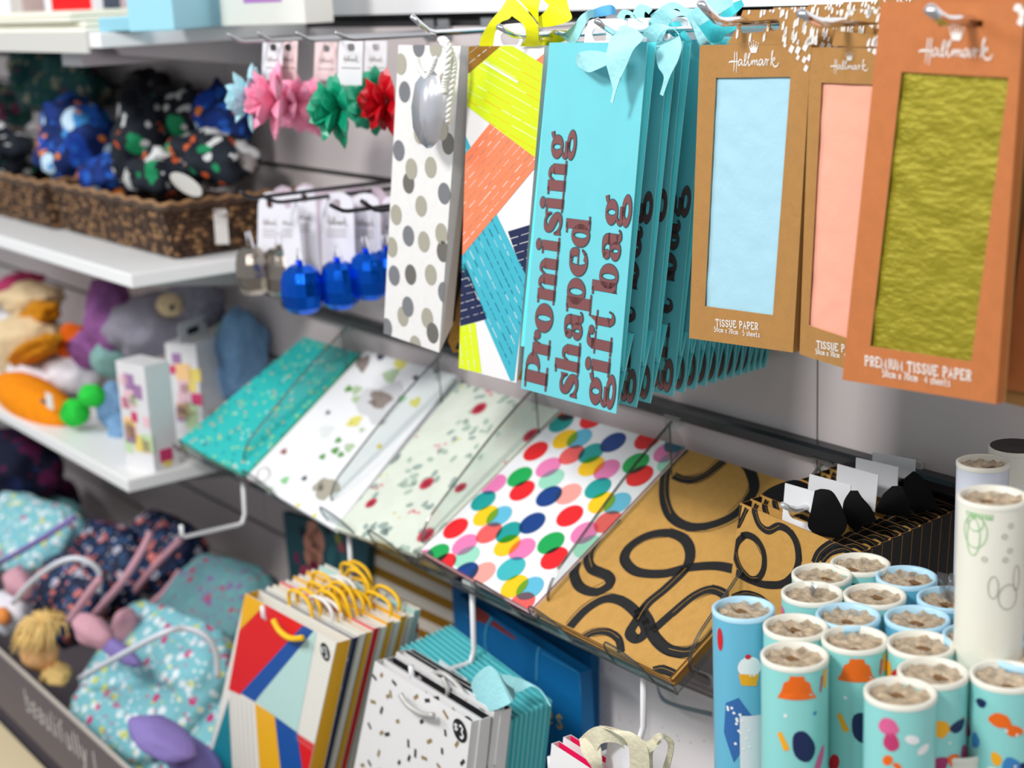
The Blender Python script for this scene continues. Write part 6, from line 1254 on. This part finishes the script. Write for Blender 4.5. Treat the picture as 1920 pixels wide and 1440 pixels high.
for o in bpy.data.objects:
    if o.get('label', '').startswith('tall cream roll with a dark'): b.build('dark_end', o)
    if o.get('label', '').startswith('leftmost blue wrapping roll'):
        c = U(1394, 1140, z=0); bb = MB(); a0 = math.atan2(CAM.y-c.y, CAM.x-c.x); n = 14
        A = [Vector((c.x+.0229*math.cos(a0+t), c.y+.0229*math.sin(a0+t), -.074)) for t in [-.15+1.5*k/n for k in range(n+1)]]; B_ = [v+Vector((0, 0, -.12)) for v in A]
        bb.strip(A, B_, mat('label_paper', (226, 226, 230), .4)); bb.build('white_label', o, True)
# ---------------- bin of bags at the lower left ----------------
BINM = mat('bin_grey', (92, 84, 90), .5); LET = mat('letter_pale', (206, 200, 198), .5)
f = Face((-220, 1018), (300, 1484), (220, 1560), (-220, 1150), .45, .45)
e = E('storage_bin', tuple(f.at(0, 1220)), 'dark grey bin with pale lettering across its front at the lower left', 'bin')
P = [f.at(-220, 1018), f.at(300, 1484)]; zt = f.at(0, 1222).z; xl, xr = -3.4, f.at(420, 1440).x
b = MB(); b.box((xl, -.452, zt-.1), (xr, -.448, zt), BINM); b.box((xl, -.4525, zt-.001), (xr, -.4475, zt+.0025), mat('bin_lip', (188, 180, 172), .4)); bfp = b
b = MB(); b.box((xl, -.447, zt-.22), (xr, -.001, zt-.215), BINM); b.box((xl, -.447, zt-.215), (xl+.004, -.001, zt), BINM); b.build('bin_base', e)
f = Face.plane((Vector((xl, -.4522, zt-.1)), Vector((xr, -.4522, zt-.1)), Vector((xl, -.4522, zt))), [(-9e3, -9e3), (9e3, -9e3), (9e3, 9e3), (-9e3, 9e3)])
b = bfp; write(f, b, 'beautifully', (50, 1330), (168, 1438), .034, .0042, LET, 1, narrow='ilt'); write(f, b, 'l', (178, 1446), (184, 1451), .03, .004, LET, 1); b.build('front_panel', e)
b = MB(); b.box((-3.3, -.56, zt-.16), (xr, -.454, zt-.128), mat('ledge_beige', (214, 196, 160), .5)); T(b.build('display_ledge'), 'beige ledge running below the dark grey bin', 'ledge')
b = MB(); b.box((-3.3, -.561, -1.2), (xr, -.45, zt-.162), mat('plinth_cream', (196, 184, 160), .6)); T(b.build('display_plinth'), 'cream plinth front under the beige ledge', 'plinth')
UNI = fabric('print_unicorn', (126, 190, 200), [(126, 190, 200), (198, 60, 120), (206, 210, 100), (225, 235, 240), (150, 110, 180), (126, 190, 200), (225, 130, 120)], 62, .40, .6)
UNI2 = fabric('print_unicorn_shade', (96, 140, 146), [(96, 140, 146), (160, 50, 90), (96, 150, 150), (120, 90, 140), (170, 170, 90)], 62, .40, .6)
FLR = fabric('print_floralnavy', (22, 30, 58), [(216, 120, 110), (22, 34, 70), (190, 190, 205), (40, 70, 110), (200, 90, 80), (22, 30, 58), (150, 110, 50)], 60, .5, .6)
LAV = mat('trim_lavender', (132, 116, 180), .7, bump=.3, bscale=150); ROS = mat('trim_rose', (204, 152, 166), .7, bump=.3, bscale=150); PIPE = mat('piping_white', (214, 218, 226), .5)
def pack(label, c, r, m, rot, tilt, seed, pipe=None, straps=(), amp=.12, extra=(), name='backpack', cat='backpack'):
    e = E(name, tuple(c), label, cat); b = MB(); V, F = ICO; Rm = Matrix.Rotation(rot, 3, 'Z') @ Matrix.Rotation(tilt, 3, 'X'); vs = []
    for v in V:
        # soft rounded slab: squared-off sphere with a few folds
        s = [math.copysign(abs(q)**.62, q) for q in v]; k = 1+amp*noise.noise(v*1.9+Vector((seed*3.1, 0, 0)))+.05*noise.noise(v*6+Vector((seed, 2, 0)))
        vs.append(Rm @ Vector((s[0]*r[0]*k, s[1]*r[1]*k, s[2]*r[2]*k))*.9+Vector(c))
    b.add(vs, F, m); b.build('bag_body', e, True)
    for i, (pts, w_, mm, nm) in enumerate(straps):
        b = MB(); q = [Vector(p) for p in smooth([tuple(U(x, y, y=-d)) for x, y, d in pts], 4)]; b.tube(q, w_, mm, 8); b.build(nm, e, True)
    for nm, cpx, d, rr_, mm, ro in extra:
        b = MB(); blob(b, U(*cpx, y=-d), rr_, mm, .2, 1.5, seed, ro, .1, ic=ICO3, tilt=.3); b.build(nm, e, True)
    return e
pack('front aqua unicorn print backpack lying in the bin with a white piped edge', U(285, 1285, y=-.31), (.155, .125, .045), UNI, .15, .75, 1, straps=[([(150, 1272, .4), (215, 1235, .39), (300, 1190, .37), (345, 1178, .34), (385, 1192, .32), (405, 1225, .31), (408, 1270, .31)], .0042, PIPE, 'piping')],
     extra=[('side_pocket', (305, 1385), .40, (.05, .03, .016), LAV, .3), ('strap_end', (215, 1215), .37, (.05, .012, .012), LAV, .3)])
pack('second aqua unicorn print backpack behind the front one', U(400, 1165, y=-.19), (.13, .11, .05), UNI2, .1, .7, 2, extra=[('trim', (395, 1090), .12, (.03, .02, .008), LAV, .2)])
pack('aqua unicorn print backpack lowest in the bin at the right', U(345, 1405, y=-.32), (.12, .09, .03), UNI, .2, .7, 5, extra=[('side_pocket', (360, 1425), .36, (.045, .03, .02), LAV, .2)])
pack('navy floral backpack at the back with pink straps', U(300, 1040, y=-.14), (.09, .075, .05), FLR, .1, .8, 3, straps=[([(215, 1160, .22), (275, 1080, .2), (340, 1010, .17)], .006, ROS, 'strap'), ([(245, 1165, .22), (310, 1110, .2), (338, 1070, .18)], .006, ROS, 'strap')])
pack('navy floral backpack in the middle of the bin', U(190, 1065, y=-.22), (.12, .085, .045), FLR, .1, .8, 4, straps=[([(175, 1155, .31), (230, 1090, .29), (268, 1030, .26), (282, 1000, .24)], .006, ROS, 'strap')], extra=[('strap_end', (235, 1175), .31, (.02, .02, .03), ROS, .2)])
pack('front navy floral backpack with white piping and rose straps', U(120, 1125, y=-.32), (.10, .075, .035), FLR, .2, .8, 6, straps=[([(25, 1130, .42), (60, 1090, .41), (110, 1055, .40), (150, 1048, .38), (185, 1070, .36), (185, 1110, .36)], .0042, PIPE, 'piping'), ([(130, 1165, .39), (165, 1115, .38), (188, 1085, .37)], .006, ROS, 'strap')], extra=[('strap_end', (175, 1185), .385, (.035, .02, .02), ROS, .4), ('strap_end', (35, 1095), .39, (.03, .02, .02), ROS, .2)])
pack('aqua print bag with a lavender zip at the far left of the bin', U(55, 1010, y=-.28), (.14, .08, .045), UNI, .2, .8, 7, straps=[([(0, 1055, .36), (70, 1015, .34), (140, 970, .3)], .005, LAV, 'zip')])
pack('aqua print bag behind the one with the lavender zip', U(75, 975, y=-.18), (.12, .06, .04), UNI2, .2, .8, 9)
# doll with straw hair
HAIR = mat('straw_hair', (226, 190, 120), .8, var=.2, vscale=60); c = U(85, 1190, y=-.40); e = E('rag_doll', tuple(c), 'plush doll with straw coloured yarn hair at the bin edge', 'doll')
b = MB(); rr = random.Random(8)
for k in range(90):
    a, t = rr.uniform(0, 6.28), rr.uniform(.2, 1); d = Vector((math.cos(a)*.6, math.sin(a)*.5-.3, rr.uniform(.1, .5))).normalized(); p = c+Vector((0, 0, .012))
    b.tube([p, p+d*.022, p+d*.04+Vector((0, 0, -.012)), p+d*.048+Vector((0, -.005, -.034))], [.0022, .0026, .0022, .001], HAIR, 5)
hr = b.build('yarn_hair', e, True); b = MB(); blob(b, U(75, 1225, y=-.41), (.032, .028, .026), mat('doll_face', (232, 176, 120), .8), .06, 1.5, 1, 0, ic=ICO3); sub(hr, b.build('head', e, True))
b = MB(); blob(b, U(105, 1262, y=-.40), (.03, .02, .014), HAIR, .5, 3, 2, 0, .3, ic=ICO3); b.build('hair_end', e, True)
plb = E('rag_doll', tuple(U(15, 1160, y=-.4)), 'white and orange plush at the far left edge of the bin', 'soft toy')
b = MB(); blob(b, U(20, 1150, y=-.4), (.045, .03, .03), WHF, .3, 2, 3, 0, .1, ic=ICO3); b.build('body', plb, True); b = MB(); blob(b, U(5, 1155, y=-.425), (.018, .012, .014), mat('plush_orange2', (226, 140, 70), .9), .1, 2, 4, ic=ICO3); b.build('face', plb, True)
plb.name = 'plush_toy'
# dark things in the shade under the lower shelf
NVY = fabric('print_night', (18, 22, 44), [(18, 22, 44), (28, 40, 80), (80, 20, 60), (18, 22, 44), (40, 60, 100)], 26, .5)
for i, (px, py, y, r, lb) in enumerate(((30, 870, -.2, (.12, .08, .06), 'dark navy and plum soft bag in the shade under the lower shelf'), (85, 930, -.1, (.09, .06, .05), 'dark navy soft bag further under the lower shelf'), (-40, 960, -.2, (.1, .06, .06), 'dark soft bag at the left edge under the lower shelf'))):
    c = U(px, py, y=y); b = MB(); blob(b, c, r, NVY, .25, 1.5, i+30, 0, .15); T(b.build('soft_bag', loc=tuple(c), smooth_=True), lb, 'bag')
for o in bpy.data.objects:
    if '_o' in o.keys(): del o['_o']
